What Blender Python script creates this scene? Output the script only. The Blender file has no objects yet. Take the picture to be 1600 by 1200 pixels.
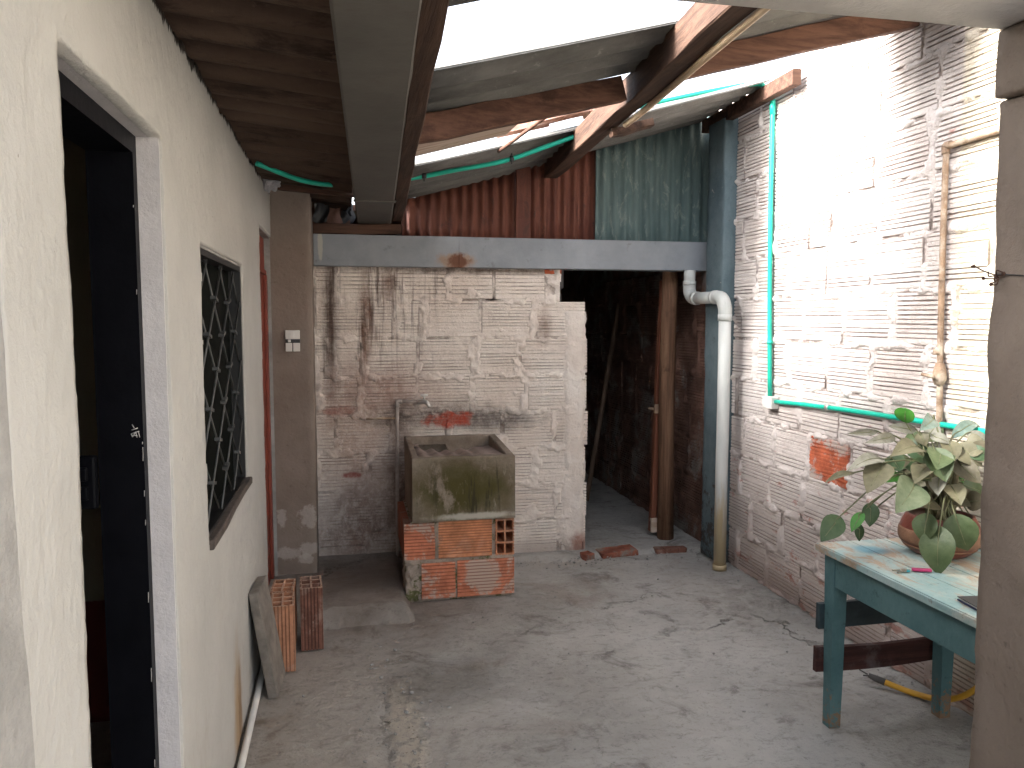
import bpy, bmesh, math, random
import numpy as np
from mathutils import Vector, Matrix
random.seed(7)
SC = bpy.context.scene
COL = SC.collection
R = math.radians

# ---------------------------------------------------------------- camera, sky, sun, exposure
cam_data = bpy.data.cameras.new('camera')
cam = bpy.data.objects.new('camera', cam_data)
COL.objects.link(cam)
cam_data.sensor_width = 36.0
cam_data.lens = 36.0 * 1230.0 / 1600.0
cam_data.clip_start = 0.05
cam_data.clip_end = 500.0
cam.location = (0, 0, 1.6)
YAW = math.atan(0.2099); PITCH = math.atan(100 / 1230.0)
cam.rotation_euler = (math.pi / 2 - PITCH, 0, -YAW)
SC.camera = cam

SUN_EL = R(31); SUN_AZ = R(-92)          # the sun stands to the left (-x), above the low roof
world = bpy.data.worlds.new('World')
SC.world = world
world.use_nodes = True
wn = world.node_tree
sky = wn.nodes.new('ShaderNodeTexSky')
sky.sky_type = 'NISHITA'
sky.sun_disc = False
sky.sun_elevation = SUN_EL
sky.sun_rotation = SUN_AZ
sky.air_density = 1.0
sky.dust_density = 4.0
sky.ozone_density = 1.0
wn.nodes['Background'].inputs['Strength'].default_value = 0.15
hs = wn.nodes.new('ShaderNodeHueSaturation')          # thin white overcast: the blue of the sky is mostly veiled
hs.inputs['Saturation'].default_value = 0.42
wn.links.new(sky.outputs['Color'], hs.inputs['Color'])
wn.links.new(hs.outputs['Color'], wn.nodes['Background'].inputs['Color'])

sun_data = bpy.data.lights.new('sun', 'SUN')
sun_data.energy = 2.7
sun_data.angle = R(24)
sun_data.color = (1.0, 0.985, 0.965)
sun = bpy.data.objects.new('sun', sun_data)
COL.objects.link(sun)
sdir = Vector((math.sin(SUN_AZ) * math.cos(SUN_EL), math.cos(SUN_AZ) * math.cos(SUN_EL), math.sin(SUN_EL)))
sun.rotation_euler = sdir.to_track_quat('Z', 'Y').to_euler()
sun.location = sdir * 20

SC.view_settings.view_transform = 'Standard'
SC.view_settings.look = 'None'
SC.view_settings.exposure = 2.98
SC.view_settings.gamma = 1.0
SC.view_settings.use_curve_mapping = False
SC.render.engine = 'CYCLES'
SC.cycles.max_bounces = 10
SC.cycles.diffuse_bounces = 8
SC.cycles.use_denoising = True

# ---------------------------------------------------------------- node helpers
class G:
    """small helper round one material's node tree"""
    def __init__(s, name):
        s.m = bpy.data.materials.new(name); s.m.use_nodes = True
        s.t = s.m.node_tree
        s.b = s.t.nodes['Principled BSDF']
        s._pos = None
    def n(s, t): return s.t.nodes.new(t)
    def l(s, a, b): s.t.links.new(a, b)
    def put(s, sock, v):
        if hasattr(v, 'is_linked') or isinstance(v, bpy.types.NodeSocket): s.l(v, sock)
        else:
            if isinstance(v, tuple) and len(v) == 3 and sock.type == 'RGBA': v = (*v, 1)
            sock.default_value = v
    def pos(s):
        if s._pos is None: s._pos = s.n('ShaderNodeNewGeometry').outputs['Position']
        return s._pos
    def obj(s): return s.n('ShaderNodeTexCoord').outputs['Object']
    def rand(s): return s.n('ShaderNodeObjectInfo').outputs['Random']
    def scale(s, v, sx, sy, sz):
        n = s.n('ShaderNodeVectorMath'); n.operation = 'MULTIPLY'
        s.l(v, n.inputs[0]); n.inputs[1].default_value = (sx, sy, sz); return n.outputs[0]
    def shift(s, v, off):
        n = s.n('ShaderNodeVectorMath'); n.operation = 'ADD'
        s.l(v, n.inputs[0])
        s.put(n.inputs[1], off); return n.outputs[0]
    def noise(s, vec, sc, det=4, rough=.6, dist=0, color=False):
        n = s.n('ShaderNodeTexNoise'); s.l(vec, n.inputs['Vector'])
        n.inputs['Scale'].default_value = sc; n.inputs['Detail'].default_value = det
        n.inputs['Roughness'].default_value = rough; n.inputs['Distortion'].default_value = dist
        return n.outputs['Color' if color else 'Fac']
    def vor(s, vec, sc, feature='DISTANCE_TO_EDGE'):
        n = s.n('ShaderNodeTexVoronoi'); n.feature = feature; s.l(vec, n.inputs['Vector'])
        n.inputs['Scale'].default_value = sc; return n.outputs['Distance']
    def math(s, op, a, b=0.0, c=0.0):
        n = s.n('ShaderNodeMath'); n.operation = op
        s.put(n.inputs[0], a); s.put(n.inputs[1], b); s.put(n.inputs[2], c); return n.outputs[0]
    def map(s, v, a, b, c=0.0, d=1.0):
        n = s.n('ShaderNodeMapRange'); n.interpolation_type = 'SMOOTHSTEP'
        s.put(n.inputs['Value'], v)
        for k, x in (('From Min', a), ('From Max', b), ('To Min', c), ('To Max', d)): n.inputs[k].default_value = x
        return n.outputs['Result']
    def mix(s, f, a, b, mode='MIX'):
        n = s.n('ShaderNodeMix'); n.data_type = 'RGBA'; n.blend_type = mode
        s.put(n.inputs[0], f); s.put(n.inputs[6], a); s.put(n.inputs[7], b); return n.outputs[2]
    def blob(s, c, r, soft=.5, nz=.5, sc=6.0):
        """0..1 mask of an uneven ellipsoid stain round c with radii r"""
        v = s.shift(s.pos(), (-c[0], -c[1], -c[2])); v = s.scale(v, 1 / r[0], 1 / r[1], 1 / r[2])
        n = s.n('ShaderNodeVectorMath'); n.operation = 'LENGTH'; s.l(v, n.inputs[0])
        d = s.math('ADD', n.outputs['Value'], s.math('MULTIPLY', s.math('SUBTRACT', s.noise(s.pos(), sc, 5, .65), .5), nz * 2.4))
        return s.map(d, 1.0 + soft * .5, 1.0 - soft, 0, 1)
    def bump(s, h, dist, strength=1.0, normal=None):
        n = s.n('ShaderNodeBump'); n.inputs['Distance'].default_value = dist
        n.inputs['Strength'].default_value = strength; s.l(h, n.inputs['Height'])
        if normal is not None: s.l(normal, n.inputs['Normal'])
        return n.outputs['Normal']
    def out(s, col, rough=.8, nrm=None, metal=0.0, spec=None):
        s.put(s.b.inputs['Base Color'], col); s.put(s.b.inputs['Roughness'], rough)
        s.put(s.b.inputs['Metallic'], metal)
        if spec is not None: s.b.inputs['Specular IOR Level'].default_value = spec
        if nrm is not None: s.l(nrm, s.b.inputs['Normal'])
        return s.m

def simple(name, col, rough=.7, var=.18, sc=8.0, bump=.0, bsc=60.0, metal=0.0, obj=True, dark=None, dsc=3.0, lo=.5, hi=.7, stretch=(1, 1, 1), spec=None):
    g = G(name); v = g.obj() if obj else g.pos()
    v = g.scale(v, *stretch)
    f = g.noise(v, sc, 6, .65)
    lo_c = tuple(c * (1 - var) for c in col); hi_c = tuple(min(1, c * (1 + var)) for c in col)
    c = g.mix(g.map(f, .3, .7), lo_c, hi_c)
    if dark is not None:
        c = g.mix(g.map(g.noise(v, dsc, 6, .7, .3), lo, hi), c, dark)
    nrm = None
    if bump: nrm = g.bump(g.noise(v, bsc, 5, .7), bump)
    return g.out(c, rough, nrm, metal, spec)

# ---------------------------------------------------------------- materials
M = {}
def m_plaster():
    g = G('cream_plaster'); p = g.pos()
    c = g.mix(g.map(g.noise(p, 1.3, 5, .6), .3, .7), (.395, .383, .358), (.455, .443, .418))
    c = g.mix(g.map(g.noise(p, 45, 4, .7), .62, .78), c, (.42, .38, .33))
    # damp rust-coloured stain low on the wall, faint scrapes, soot under the eaves
    c = g.mix(g.math('MULTIPLY', g.blob((-.42, 2.98, .12), (.3, .12, .30), .8, .5, 5), .75), c, (.33, .20, .085))
    c = g.mix(g.math('MULTIPLY', g.blob((-.42, 3.05, .1), (.3, .05, .22), .7, .6, 9), .7), c, (.20, .12, .06))
    sep = g.n('ShaderNodeSeparateXYZ'); g.l(p, sep.inputs[0])
    diag = g.math('SUBTRACT', g.math('MULTIPLY', sep.outputs['Y'], 1.0), g.math('MULTIPLY', sep.outputs['Z'], .85))
    cv = g.n('ShaderNodeCombineXYZ'); g.l(g.math('MULTIPLY', diag, 26.0), cv.inputs[0]); g.l(g.math('MULTIPLY', sep.outputs['Z'], 1.5), cv.inputs[1])
    scr = g.math('MULTIPLY', g.map(g.noise(cv.outputs[0], 1.0, 3, .6), .64, .74), g.blob((-.42, 3.0, .62), (.3, .55, .35), .6, .3, 3))
    c = g.mix(g.math('MULTIPLY', scr, .7), c, (.3, .27, .24))
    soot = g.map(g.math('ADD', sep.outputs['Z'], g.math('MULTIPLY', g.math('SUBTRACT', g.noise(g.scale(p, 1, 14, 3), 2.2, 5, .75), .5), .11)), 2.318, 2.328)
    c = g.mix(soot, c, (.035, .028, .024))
    ded = g.map(g.noise(p, 26, 3, .6), .735, .76)
    c = g.mix(g.math('MULTIPLY', ded, .6), c, (.16, .13, .11))
    h = g.math('ADD', g.math('MULTIPLY', g.noise(g.scale(p, 1, 1, .7), 38, 5, .65), 1.0), g.math('MULTIPLY', g.noise(p, 6, 4, .6), 1.2))
    # soft patches of re-touched render and grey scuffs
    c = g.mix(g.math('MULTIPLY', g.map(g.noise(p, 2.6, 6, .7, .6), .56, .66), .22), c, (.38, .37, .36))
    c = g.mix(g.math('MULTIPLY', g.map(g.noise(g.scale(p, 1, 1, .45), 3.1, 6, .75), .54, .70), g.map(sep.outputs['Z'], 1.0, .1, 0, .55)), c, (.36, .31, .25))
    return g.out(c, .88, g.bump(h, .0065, .9), spec=.15)
M['plaster'] = m_plaster()
M['jamb_plaster'] = simple('grey_white_jamb_plaster', (.53, .50, .495), .85, .06, 9, .004, 50, obj=False, spec=.2)
M['cement'] = simple('bare_grey_cement', (.30, .29, .275), .9, .22, 6, .006, 40, obj=False, dark=(.13, .12, .11), lo=.55, hi=.75, spec=.2)
M['black_paint'] = simple('black_gloss_paint', (.004, .004, .0055), .4, .2, 9, .001, 30, obj=False, spec=.08)
M['red_paint'] = simple('red_brown_door_paint', (.20, .035, .018), .55, .2, 6, .001, 50, obj=False)
def m_room():
    g = G('room_paint'); p = g.pos()
    sep = g.n('ShaderNodeSeparateXYZ'); g.l(p, sep.inputs[0])
    z = g.math('ADD', sep.outputs['Z'], g.math('MULTIPLY', g.noise(p, 5, 4, .6), .05))
    c = g.mix(g.map(z, .515, .525), (.20, .034, .028), (.34, .31, .235))
    return g.out(c, .8, g.bump(g.noise(p, 20, 4, .6), .004))
M['room'] = m_room()

def m_painted_brick(name, base_lo, base_hi, back=False):
    g = G(name); p = g.pos()
    sep = g.n('ShaderNodeSeparateXYZ'); g.l(p, sep.inputs[0]); Z = sep.outputs['Z']
    c = g.mix(g.map(g.noise(p, 2.2, 6, .65), .3, .7), base_lo, base_hi)
    rnd = g.rand()
    c = g.mix(g.math('MULTIPLY', g.map(rnd, .3, 1.0), .10 if back else .20), c, (.50, .39, .34))
    # grime caught in the joints and specks
    c = g.mix(g.math('MULTIPLY', g.map(g.noise(p, 14, 6, .75), .56, .74), .25 if back else .45), c, (.30, .23, .19))
    red = (.40, .10, .052)
    if not back:
        # cream tone on the stretch nearer than the old rusty pipe
        Yv = sep.outputs['Y']
        cream = g.mix(g.map(g.noise(p, 3, 5, .6), .3, .7), (.62, .545, .43), (.72, .65, .53))
        c = g.mix(g.map(Yv, 2.80, 2.83, 1, 0), c, cream)
        low = g.map(Z, 1.25, .15)
        c = g.mix(g.math('MULTIPLY', low, .34), c, (.52, .43, .38))
        wear = g.map(g.math('ADD', g.noise(g.scale(p, 1, 1, 2.2), 4.0, 6, .72), g.math('MULTIPLY', low, .10)), .66, .74)
        c = g.mix(g.math('MULTIPLY', wear, .60), c, red)
        c = g.mix(g.math('MULTIPLY', g.map(g.noise(p, 9, 6, .7), .60, .72), g.map(Z, .45, .02)), c, red)
        c = g.mix(g.math('MULTIPLY', g.map(Z, .25, .0), .55), c, (.22, .13, .10))
        # roof shade painted as a dark patch at the top of the wall
        c = g.mix(g.math('MULTIPLY', g.blob((2.45, 2.95, 2.72), (.4, .28, .17), .9, .7, 7), .75), c, (.16, .14, .13))
    else:
        yy = 5.13
        def st(x, z, rx, rz, col, k, soft=.8, nz=.5, sc=6):
            nonlocal c
            m = g.blob((x, yy, z), (rx, .6, rz), soft, nz, sc)
            m = g.math('MULTIPLY', m, g.map(g.noise(g.scale(p, 1.4, 1, 1), 19, 6, .78),   .36, .60, .62, 1.0))
            c = g.mix(g.math('MULTIPLY', m, k), c, col)
        dk = (.085, .05, .038); br = (.19, .09, .055)
        # drips running down from the beam
        cv = g.scale(p, 9.0, 1, .55)
        drip = g.map(g.noise(cv, 1.6, 5, .7), .50, .66)
        top = g.math('MULTIPLY', drip, g.blob((.12, yy, 1.75), (.52, .6, .62), .9, .35, 4))
        c = g.mix(g.math('MULTIPLY', top, .95), c, dk)
        st(-.10, 1.62, .05, .55, dk, .85, 1.0, .55, 9)
        st(.12, 1.62, .04, .40, br, .85, 1.0, .5, 9)
        st(.27, 1.83, .05, .16, br, .8, 1.0, .5, 9)
        st(.75, 1.93, .95, .035, (.09, .06, .05), .85, .9, .8, 9)
        st(.20, 1.15, .42, .22, (.30, .16, .12), .75, 1.0, .6, 5)
        st(.04, .80, .30, .34, (.29, .155, .10), .62, 1.0, .6, 6)
        st(.08, .25, .34, .40, (.15, .080, .056), .85, .9, .45, 5)
        st(.32, .55, .09, .55, (.11, .062, .046), .80, .9, .5, 6)
        st(.62, .97, .46, .10, (.06, .045, .04), .85, 1.0, .65, 8)
        st(1.0, .93, .30, .07, (.06, .05, .048), .8, 1.0, .7, 9)
        st(.66, .945, .15, .055, (.44, .075, .04), .95, .4, .9, 12)
        st(.02, .60, .07, .02, (.30, .06, .05), .8, .5, .7, 14)
        st(-.06, 1.02, .13, .03, (.30, .12, .09), .7, .5, .7, 14)
        st(1.30, 1.55, .05, .12, (.24, .15, .11), .7, 1, .5, 9)
        st(1.55, .05, .07, .10, (.33, .11, .06), .8, .7, .6, 14)
        c = g.mix(g.math('MULTIPLY', g.map(Z, .16, .0), .5), c, (.16, .11, .09))
    # shade painted as dark colour into the grooves and crevices (depth below the face, in the piece's own frame)
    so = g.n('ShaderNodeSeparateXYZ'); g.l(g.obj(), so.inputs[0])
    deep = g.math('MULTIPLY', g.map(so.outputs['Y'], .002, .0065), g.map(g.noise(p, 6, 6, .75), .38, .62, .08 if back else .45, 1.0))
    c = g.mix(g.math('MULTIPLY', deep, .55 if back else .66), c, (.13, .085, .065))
    h = g.math('ADD', g.math('MULTIPLY', g.noise(p, 55, 5, .7), .8), g.math('MULTIPLY', g.noise(p, 17, 5, .65), 1.3))
    return g.out(c, .82, g.bump(h, .011, 1.0), spec=.25)
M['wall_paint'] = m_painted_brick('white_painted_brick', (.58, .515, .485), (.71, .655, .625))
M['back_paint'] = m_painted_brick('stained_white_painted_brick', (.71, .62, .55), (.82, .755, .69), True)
M['bare_brick'] = simple('bare_red_brick', (.46, .12, .06), .85, .3, 14, .004, 60, obj=False, dark=(.46, .37, .33), dsc=8, lo=.48, hi=.60, spec=.2)
M['dusty_brick'] = simple('dusty_red_brick', (.24, .085, .055), .9, .35, 12, .005, 50, dark=(.22, .18, .155), dsc=8, lo=.48, hi=.62, spec=.15)
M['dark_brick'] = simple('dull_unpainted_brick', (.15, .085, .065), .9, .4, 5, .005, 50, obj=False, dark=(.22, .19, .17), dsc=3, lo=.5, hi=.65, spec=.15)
def m_clay(name, col, streak, groove=False):
    g = G(name); v = g.obj(); p = g.pos()
    c = g.mix(g.map(g.noise(p, 12, 6, .7), .3, .7), tuple(x * .72 for x in col), tuple(min(1, x * 1.2) for x in col))
    c = g.mix(g.math('MULTIPLY', g.math('MINIMUM', g.math('MULTIPLY', g.map(g.noise(p, 5, 6, .7, .4), .48, .60), streak), .9), 1.0), c, (.46, .36, .30))
    c = g.mix(g.math('MULTIPLY', g.map(g.noise(p, 18, 5, .7), .58, .72), .6), c, (.14, .075, .05))
    if groove:
        so = g.n('ShaderNodeSeparateXYZ'); g.l(v, so.inputs[0])
        c = g.mix(g.math('MULTIPLY', g.map(so.outputs['Y'], .0015, .0042), .65), c, tuple(x * .35 for x in col))  # groove shade painted in as darker clay
    return g.out(c, .88, g.bump(g.noise(p, 80, 4, .7), .004), spec=.2)
M['clay'] = m_clay('fired_clay', (.56, .235, .120), .25, True)
M['clay_hole'] = m_clay('hollow_end_clay', (.50, .22, .12), .3)
M['clay_limed'] = m_clay('lime_splashed_clay', (.52, .185, .105), 1.3, True)
def m_hollow(name, col):
    # shade painted into the outer grooves of a hollow brick (groove floors 5 mm below the faces)
    m = m_clay(name, col, .3); g = G.__new__(G); g.m = m; g.t = m.node_tree; g.b = g.t.nodes['Principled BSDF']; g._pos = None
    c = g.b.inputs['Base Color'].links[0].from_socket
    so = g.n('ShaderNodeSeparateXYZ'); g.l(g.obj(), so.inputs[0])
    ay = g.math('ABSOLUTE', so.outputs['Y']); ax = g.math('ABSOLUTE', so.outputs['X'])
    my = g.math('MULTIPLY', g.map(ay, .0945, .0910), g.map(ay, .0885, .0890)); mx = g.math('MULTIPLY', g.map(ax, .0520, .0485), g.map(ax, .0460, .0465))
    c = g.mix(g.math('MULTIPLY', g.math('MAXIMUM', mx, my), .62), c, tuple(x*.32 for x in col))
    rim = g.math('MULTIPLY', g.map(so.outputs['Z'], .3065, .3085), g.map(g.noise(g.pos(), 40, 4, .7), .35, .55))
    c = g.mix(g.math('MULTIPLY', rim, .7), c, (.50, .34, .25))        # dusty top rims, painted paler so the holes look shaded
    g.l(c, g.b.inputs['Base Color'])
    return m
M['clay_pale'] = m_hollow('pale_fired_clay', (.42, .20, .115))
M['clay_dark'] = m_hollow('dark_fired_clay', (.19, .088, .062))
def m_moss_mortar():
    g = G('mossy_mortar'); p = g.pos()
    c = g.mix(g.map(g.noise(p, 9, 6, .7), .3, .7), (.22, .17, .13), (.40, .33, .275))
    c = g.mix(g.map(g.noise(p, 15, 5, .7), .50, .62), c, (.10, .10, .035))
    return g.out(c, .95, g.bump(g.noise(p, 40, 5, .7), .01))
M['moss_mortar'] = m_moss_mortar()

def m_floor():
    g = G('worn_concrete'); p = g.pos()
    c = g.mix(g.map(g.noise(p, .9, 6, .62, .3), .32, .68), (.325, .308, .282), (.485, .468, .435))
    c = g.mix(g.math('MULTIPLY', g.map(g.noise(p, 3.2, 7, .72, .6), .52, .70), .75), c, (.115, .10, .085))
    c = g.mix(g.math('MULTIPLY', g.map(g.noise(p, 7.0, 7, .75, .4), .58, .70), .55), c, (.38, .36, .325))
    c = g.mix(g.math('MULTIPLY', g.map(g.noise(p, 2.0, 5, .65, 1.0), .58, .72), .45), c, (.10, .105, .085))
    c = g.mix(g.math('MULTIPLY', g.map(g.noise(g.shift(p, (7, 3, 0)), 1.4, 5, .65, .4), .55, .7), .35), c, (.20, .135, .09))
    sepf = g.n('ShaderNodeSeparateXYZ'); g.l(p, sepf.inputs[0])
    warm = g.map(g.math('ADD', sepf.outputs['X'], g.math('MULTIPLY', g.noise(p, 1.6, 5, .65), 1.6)), .3, 1.8, .68, 0)
    c = g.mix(warm, c, g.mix(.5, c, (.20, .125, .075)))            # rust-brown dirt on the house side
    c = g.mix(g.math('MULTIPLY', g.map(g.noise(g.scale(p, 1, 1.6, 1), 12, 7, .78, .5), .50, .68), .42), c, (.13, .115, .10))
    c = g.mix(g.math('MULTIPLY', g.map(g.noise(g.shift(p, (11, 5, 0)), 5.5, 7, .8, .8), .53, .66), .28), c, (.46, .44, .40))
    c = g.mix(g.math('MULTIPLY', g.map(g.noise(g.shift(p, (5, 1, 3)), 30, 5, .8), .56, .68), .45), c, (.10, .088, .075))
    sp = g.map(g.noise(p, 60, 3, .8), .68, .74)
    c = g.mix(g.math('MULTIPLY', sp, .5), c, (.07, .06, .05))
    sp2 = g.map(g.noise(g.shift(p, (3, 9, 1)), 42, 3, .8), .715, .745)
    c = g.mix(g.math('MULTIPLY', sp2, .6), c, (.55, .52, .48))
    # pale rubble patches, then a painted pool of light
    pb = g.blob((.20, 2.95, 0), (.07, .55, .5), .5, 1.1, 8)
    c = g.mix(g.math('MULTIPLY', pb, g.map(g.noise(p, 16, 6, .75), .40, .52)), c, (.56, .50, .42))
    c = g.mix(g.math('MULTIPLY', pb, g.map(g.noise(g.shift(p, (2, 2, 2)), 20, 6, .75), .58, .66)), c, (.06, .05, .04))
    pb2 = g.blob((1.25, 4.95, 0), (.5, .14, .5), .6, .8, 7)
    c = g.mix(g.math('MULTIPLY', pb2, .6), c, (.42, .385, .34))
    light_pool = g.blob((1.95, 4.15, 0), (.5, .55, .5), .8, .7, 5)  # light falling through the roof gap, painted into the floor colour
    c = g.mix(g.math('MULTIPLY', light_pool, g.map(g.noise(p, 9, 6, .7), .45, .65)), c, (.44, .42, .39))
    dk = g.blob((.2, 4.6, 0), (.7, .75, .5), .8, .5, 4)
    c = g.mix(g.math('MULTIPLY', dk, .72), c, (.115, .085, .065))
    dk2 = g.blob((.42, 3.35, 0), (.28, .25, .5), .8, .6, 5)
    c = g.mix(g.math('MULTIPLY', dk2, .5), c, (.095, .085, .07))
    # cracks
    wob = g.shift(p, g.scale(g.noise(p, 2.2, 7, .75, color=True), .75, .75, 0))
    cr = g.map(g.vor(wob, .62), .0, .006, 1, 0)
    crm = g.map(g.noise(p, 1.3, 4, .6), .50, .66)
    crk = g.math('MULTIPLY', cr, crm)
    c = g.mix(g.math('MULTIPLY', crk, .55), c, (.09, .075, .062))
    h = g.math('ADD', g.noise(p, 26, 7, .72), g.math('MULTIPLY', g.noise(p, 4, 5, .6), 1.6))
    h = g.math('SUBTRACT', h, g.math('MULTIPLY', crk, 1.6))
    h = g.math('ADD', h, g.math('MULTIPLY', pb, g.math('MULTIPLY', g.noise(p, 22, 6, .75), 2.5)))
    r = g.map(g.noise(p, 2.4, 5, .65), .35, .7, .66, .92)
    return g.out(c, r, g.bump(h, .016, 1.0), spec=.2)
M['floor'] = m_floor()
def m_wood(name, lo, hi, rough=.75, axis=0, grey=None):
    g = G(name); v = g.obj()
    s3 = [28, 28, 28]; s3[axis] = 1.6
    f = g.noise(g.scale(v, *s3), 1.0, 6, .7, .3)
    c = g.mix(g.map(f, .32, .68), lo, hi)
    c = g.mix(g.math('MULTIPLY', g.map(g.noise(v, 5, 5, .7), .55, .72), .6), c, tuple(x * .45 for x in lo))
    if grey: c = g.mix(g.math('MULTIPLY', g.map(g.noise(v, 3.5, 6, .7), .52, .66), .7), c, grey)
    return g.out(c, rough, g.bump(f, .006), spec=.2)
M['rafter_wood'] = m_wood('reddish_roof_timber', (.065, .032, .022), (.15, .076, .052), .8, 0)
M['purlin_wood'] = m_wood('brown_roof_timber', (.034, .019, .0135), (.088, .049, .033), .8, 1)
M['post_wood'] = m_wood('knotty_brown_log', (.10, .05, .03), (.22, .125, .075), .75, 2)
M['dark_wood'] = m_wood('dark_old_timber', (.045, .024, .017), (.105, .056, .038), .8, 0)
M['plank_wood'] = m_wood('red_brown_plank', (.13, .045, .027), (.23, .09, .052), .7, 2)
M['brown_rail'] = m_wood('dark_red_brown_rail', (.035, .014, .012), (.075, .03, .025), .6, 0, (.12, .10, .10))
M['pale_board'] = m_wood('pale_weathered_board', (.36, .26, .19), (.58, .48, .40), .8, 0)
M['cane'] = m_wood('dry_cane', (.34, .24, .15), (.55, .43, .30), .6, 1)
def m_fibre(name, lo, hi, stain=None):
    g = G(name); p = g.pos()
    c = g.mix(g.map(g.noise(g.scale(p, .6, 2.2, 1), 4, 6, .7), .3, .7), lo, hi)
    if stain:
        sz = g.n('ShaderNodeSeparateXYZ'); g.l(p, sz.inputs[0])
        hgt = g.math('ADD', sz.outputs['Z'], g.math('MULTIPLY', sz.outputs['X'], .10))
        c = g.mix(g.math('MULTIPLY', g.map(hgt, 2.350, 2.295), .75), c, (.080, .052, .038))          # lighter along the low ribs
    if stain: c = g.mix(g.math('MULTIPLY', g.map(g.noise(g.scale(p, .8, 2.5, 1), 2.6, 6, .72, .4), .50, .64), .8), c, stain)
    c = g.mix(g.math('MULTIPLY', g.map(g.noise(p, 22, 4, .7), .6, .75), .5), c, tuple(x * 1.9 for x in hi))
    return g.out(c, .9, g.bump(g.noise(p, 70, 5, .7), .004), spec=.15)
M['fibre_grey'] = m_fibre('grey_fibre_cement', (.095, .092, .085), (.17, .165, .155))
M['fibre_brown'] = m_fibre('sooty_brown_fibre_cement', (.032, .020, .015), (.066, .044, .032), (.015, .009, .007))
def m_zinc(name, lo, hi, spot, vert=True):
    g = G(name); p = g.pos()
    v = g.scale(p, 9, 9, 1.1)
    c = g.mix(g.map(g.noise(v, 1.6, 6, .7, .3), .32, .68), lo, hi)
    c = g.mix(g.math('MULTIPLY', g.map(g.noise(g.scale(p, 3, 3, 1.2), 5, 6, .75, .6), .53, .64), .75), c, spot)
    return g.out(c, .65, g.bump(g.noise(p, 30, 5, .7), .004), spec=.3)
M['clad_red'] = m_zinc('red_brown_sheet', (.088, .028, .019), (.145, .052, .033), (.06, .026, .02))
M['clad_teal'] = m_zinc('weathered_teal_sheet', (.062, .098, .098), (.105, .150, .146), (.185, .225, .21))
def m_steel():
    g = G('grey_blue_beam_paint'); p = g.pos()
    c = g.mix(g.map(g.noise(g.scale(p, 1, 1, 1), 3, 6, .65), .3, .7), (.20, .215, .235), (.27, .29, .315))
    c = g.mix(g.math('MULTIPLY', g.map(g.noise(p, 11, 5, .7), .6, .75), .5), c, (.10, .10, .10))
    r1 = g.blob((.70, 5.05, 1.975), (.13, .4, .055), .5, .7, 16)
    c = g.mix(g.math('MULTIPLY', r1, .9), c, (.30, .20, .14))
    r2 = g.blob((.71, 5.05, 1.975), (.075, .4, .05), .5, .8, 20)
    c = g.mix(r2, c, (.13, .05, .025))
    c = g.mix(g.math('MULTIPLY', g.blob((-.15, 5.05, 2.06), (.016, .4, .10), .3, .4, 16), .9), c, (.42, .40, .36))
    return g.out(c, .6, g.bump(g.noise(p, 26, 4, .6), .002), spec=.3)
M['steel'] = m_steel()
M['gutter'] = simple('dull_grey_gutter_paint', (.10, .093, .083), .7, .14, 3, .002, 20, obj=False, dark=(.09, .07, .06), lo=.6, hi=.75, spec=.2)
def m_post():
    g = G('flaking_blue_grey_paint'); p = g.pos()
    c = g.mix(g.map(g.noise(p, 4, 6, .7), .3, .7), (.092, .132, .148), (.145, .19, .208))
    sep = g.n('ShaderNodeSeparateXYZ'); g.l(p, sep.inputs[0])
    f = g.math('ADD', g.noise(p, 13, 7, .78), g.map(sep.outputs['Z'], .9, .0, 0, .16))
    c = g.mix(g.map(f, .62, .68), c, (.07, .065, .06))
    c = g.mix(g.map(g.noise(g.shift(p, (4, 4, 4)), 10, 7, .75), .655, .69), c, (.38, .36, .34))
    return g.out(c, .75, g.bump(g.noise(p, 20, 6, .75), .010), spec=.2)
M['blue_post'] = m_post()
def m_render(name, lo, hi, patch=None):
    g = G(name); p = g.pos()
    c = g.mix(g.map(g.noise(p, 2.2, 6, .62), .3, .7), lo, hi)
    c = g.mix(g.math('MULTIPLY', g.map(g.noise(p, 30, 5, .7), .60, .74), .5), c, tuple(x * .5 for x in lo))
    if patch:
        for (y, z, ry, rz) in patch:
            c = g.mix(g.math('MULTIPLY', g.blob((y[0], y[1], z), (ry, .3, rz), .3, 1.0, 24), .62), c, (.42, .38, .34))
    h = g.math('ADD', g.noise(p, 34, 5, .7), g.math('MULTIPLY', g.noise(p, 7, 4, .6), 1.3))
    return g.out(c, .9, g.bump(h, .007, .8), spec=.2)
M['brown_render'] = m_render('brown_grey_render', (.185, .145, .118), (.245, .20, .168),
    [((-.245, 4.78), .43, .055, .075), ((-.40, 4.78), .42, .03, .05), ((-.36, 4.78), .20, .10, .035), ((-.26, 4.78), .165, .05, .03), ((-.24, 4.78), .22, .055, .05)])
M['column_render'] = m_render('rough_brown_render', (.155, .122, .098), (.22, .178, .145))
M['lintel_paint'] = m_render('off_white_lintel_paint', (.45, .43, .41), (.54, .52, .50))
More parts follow.
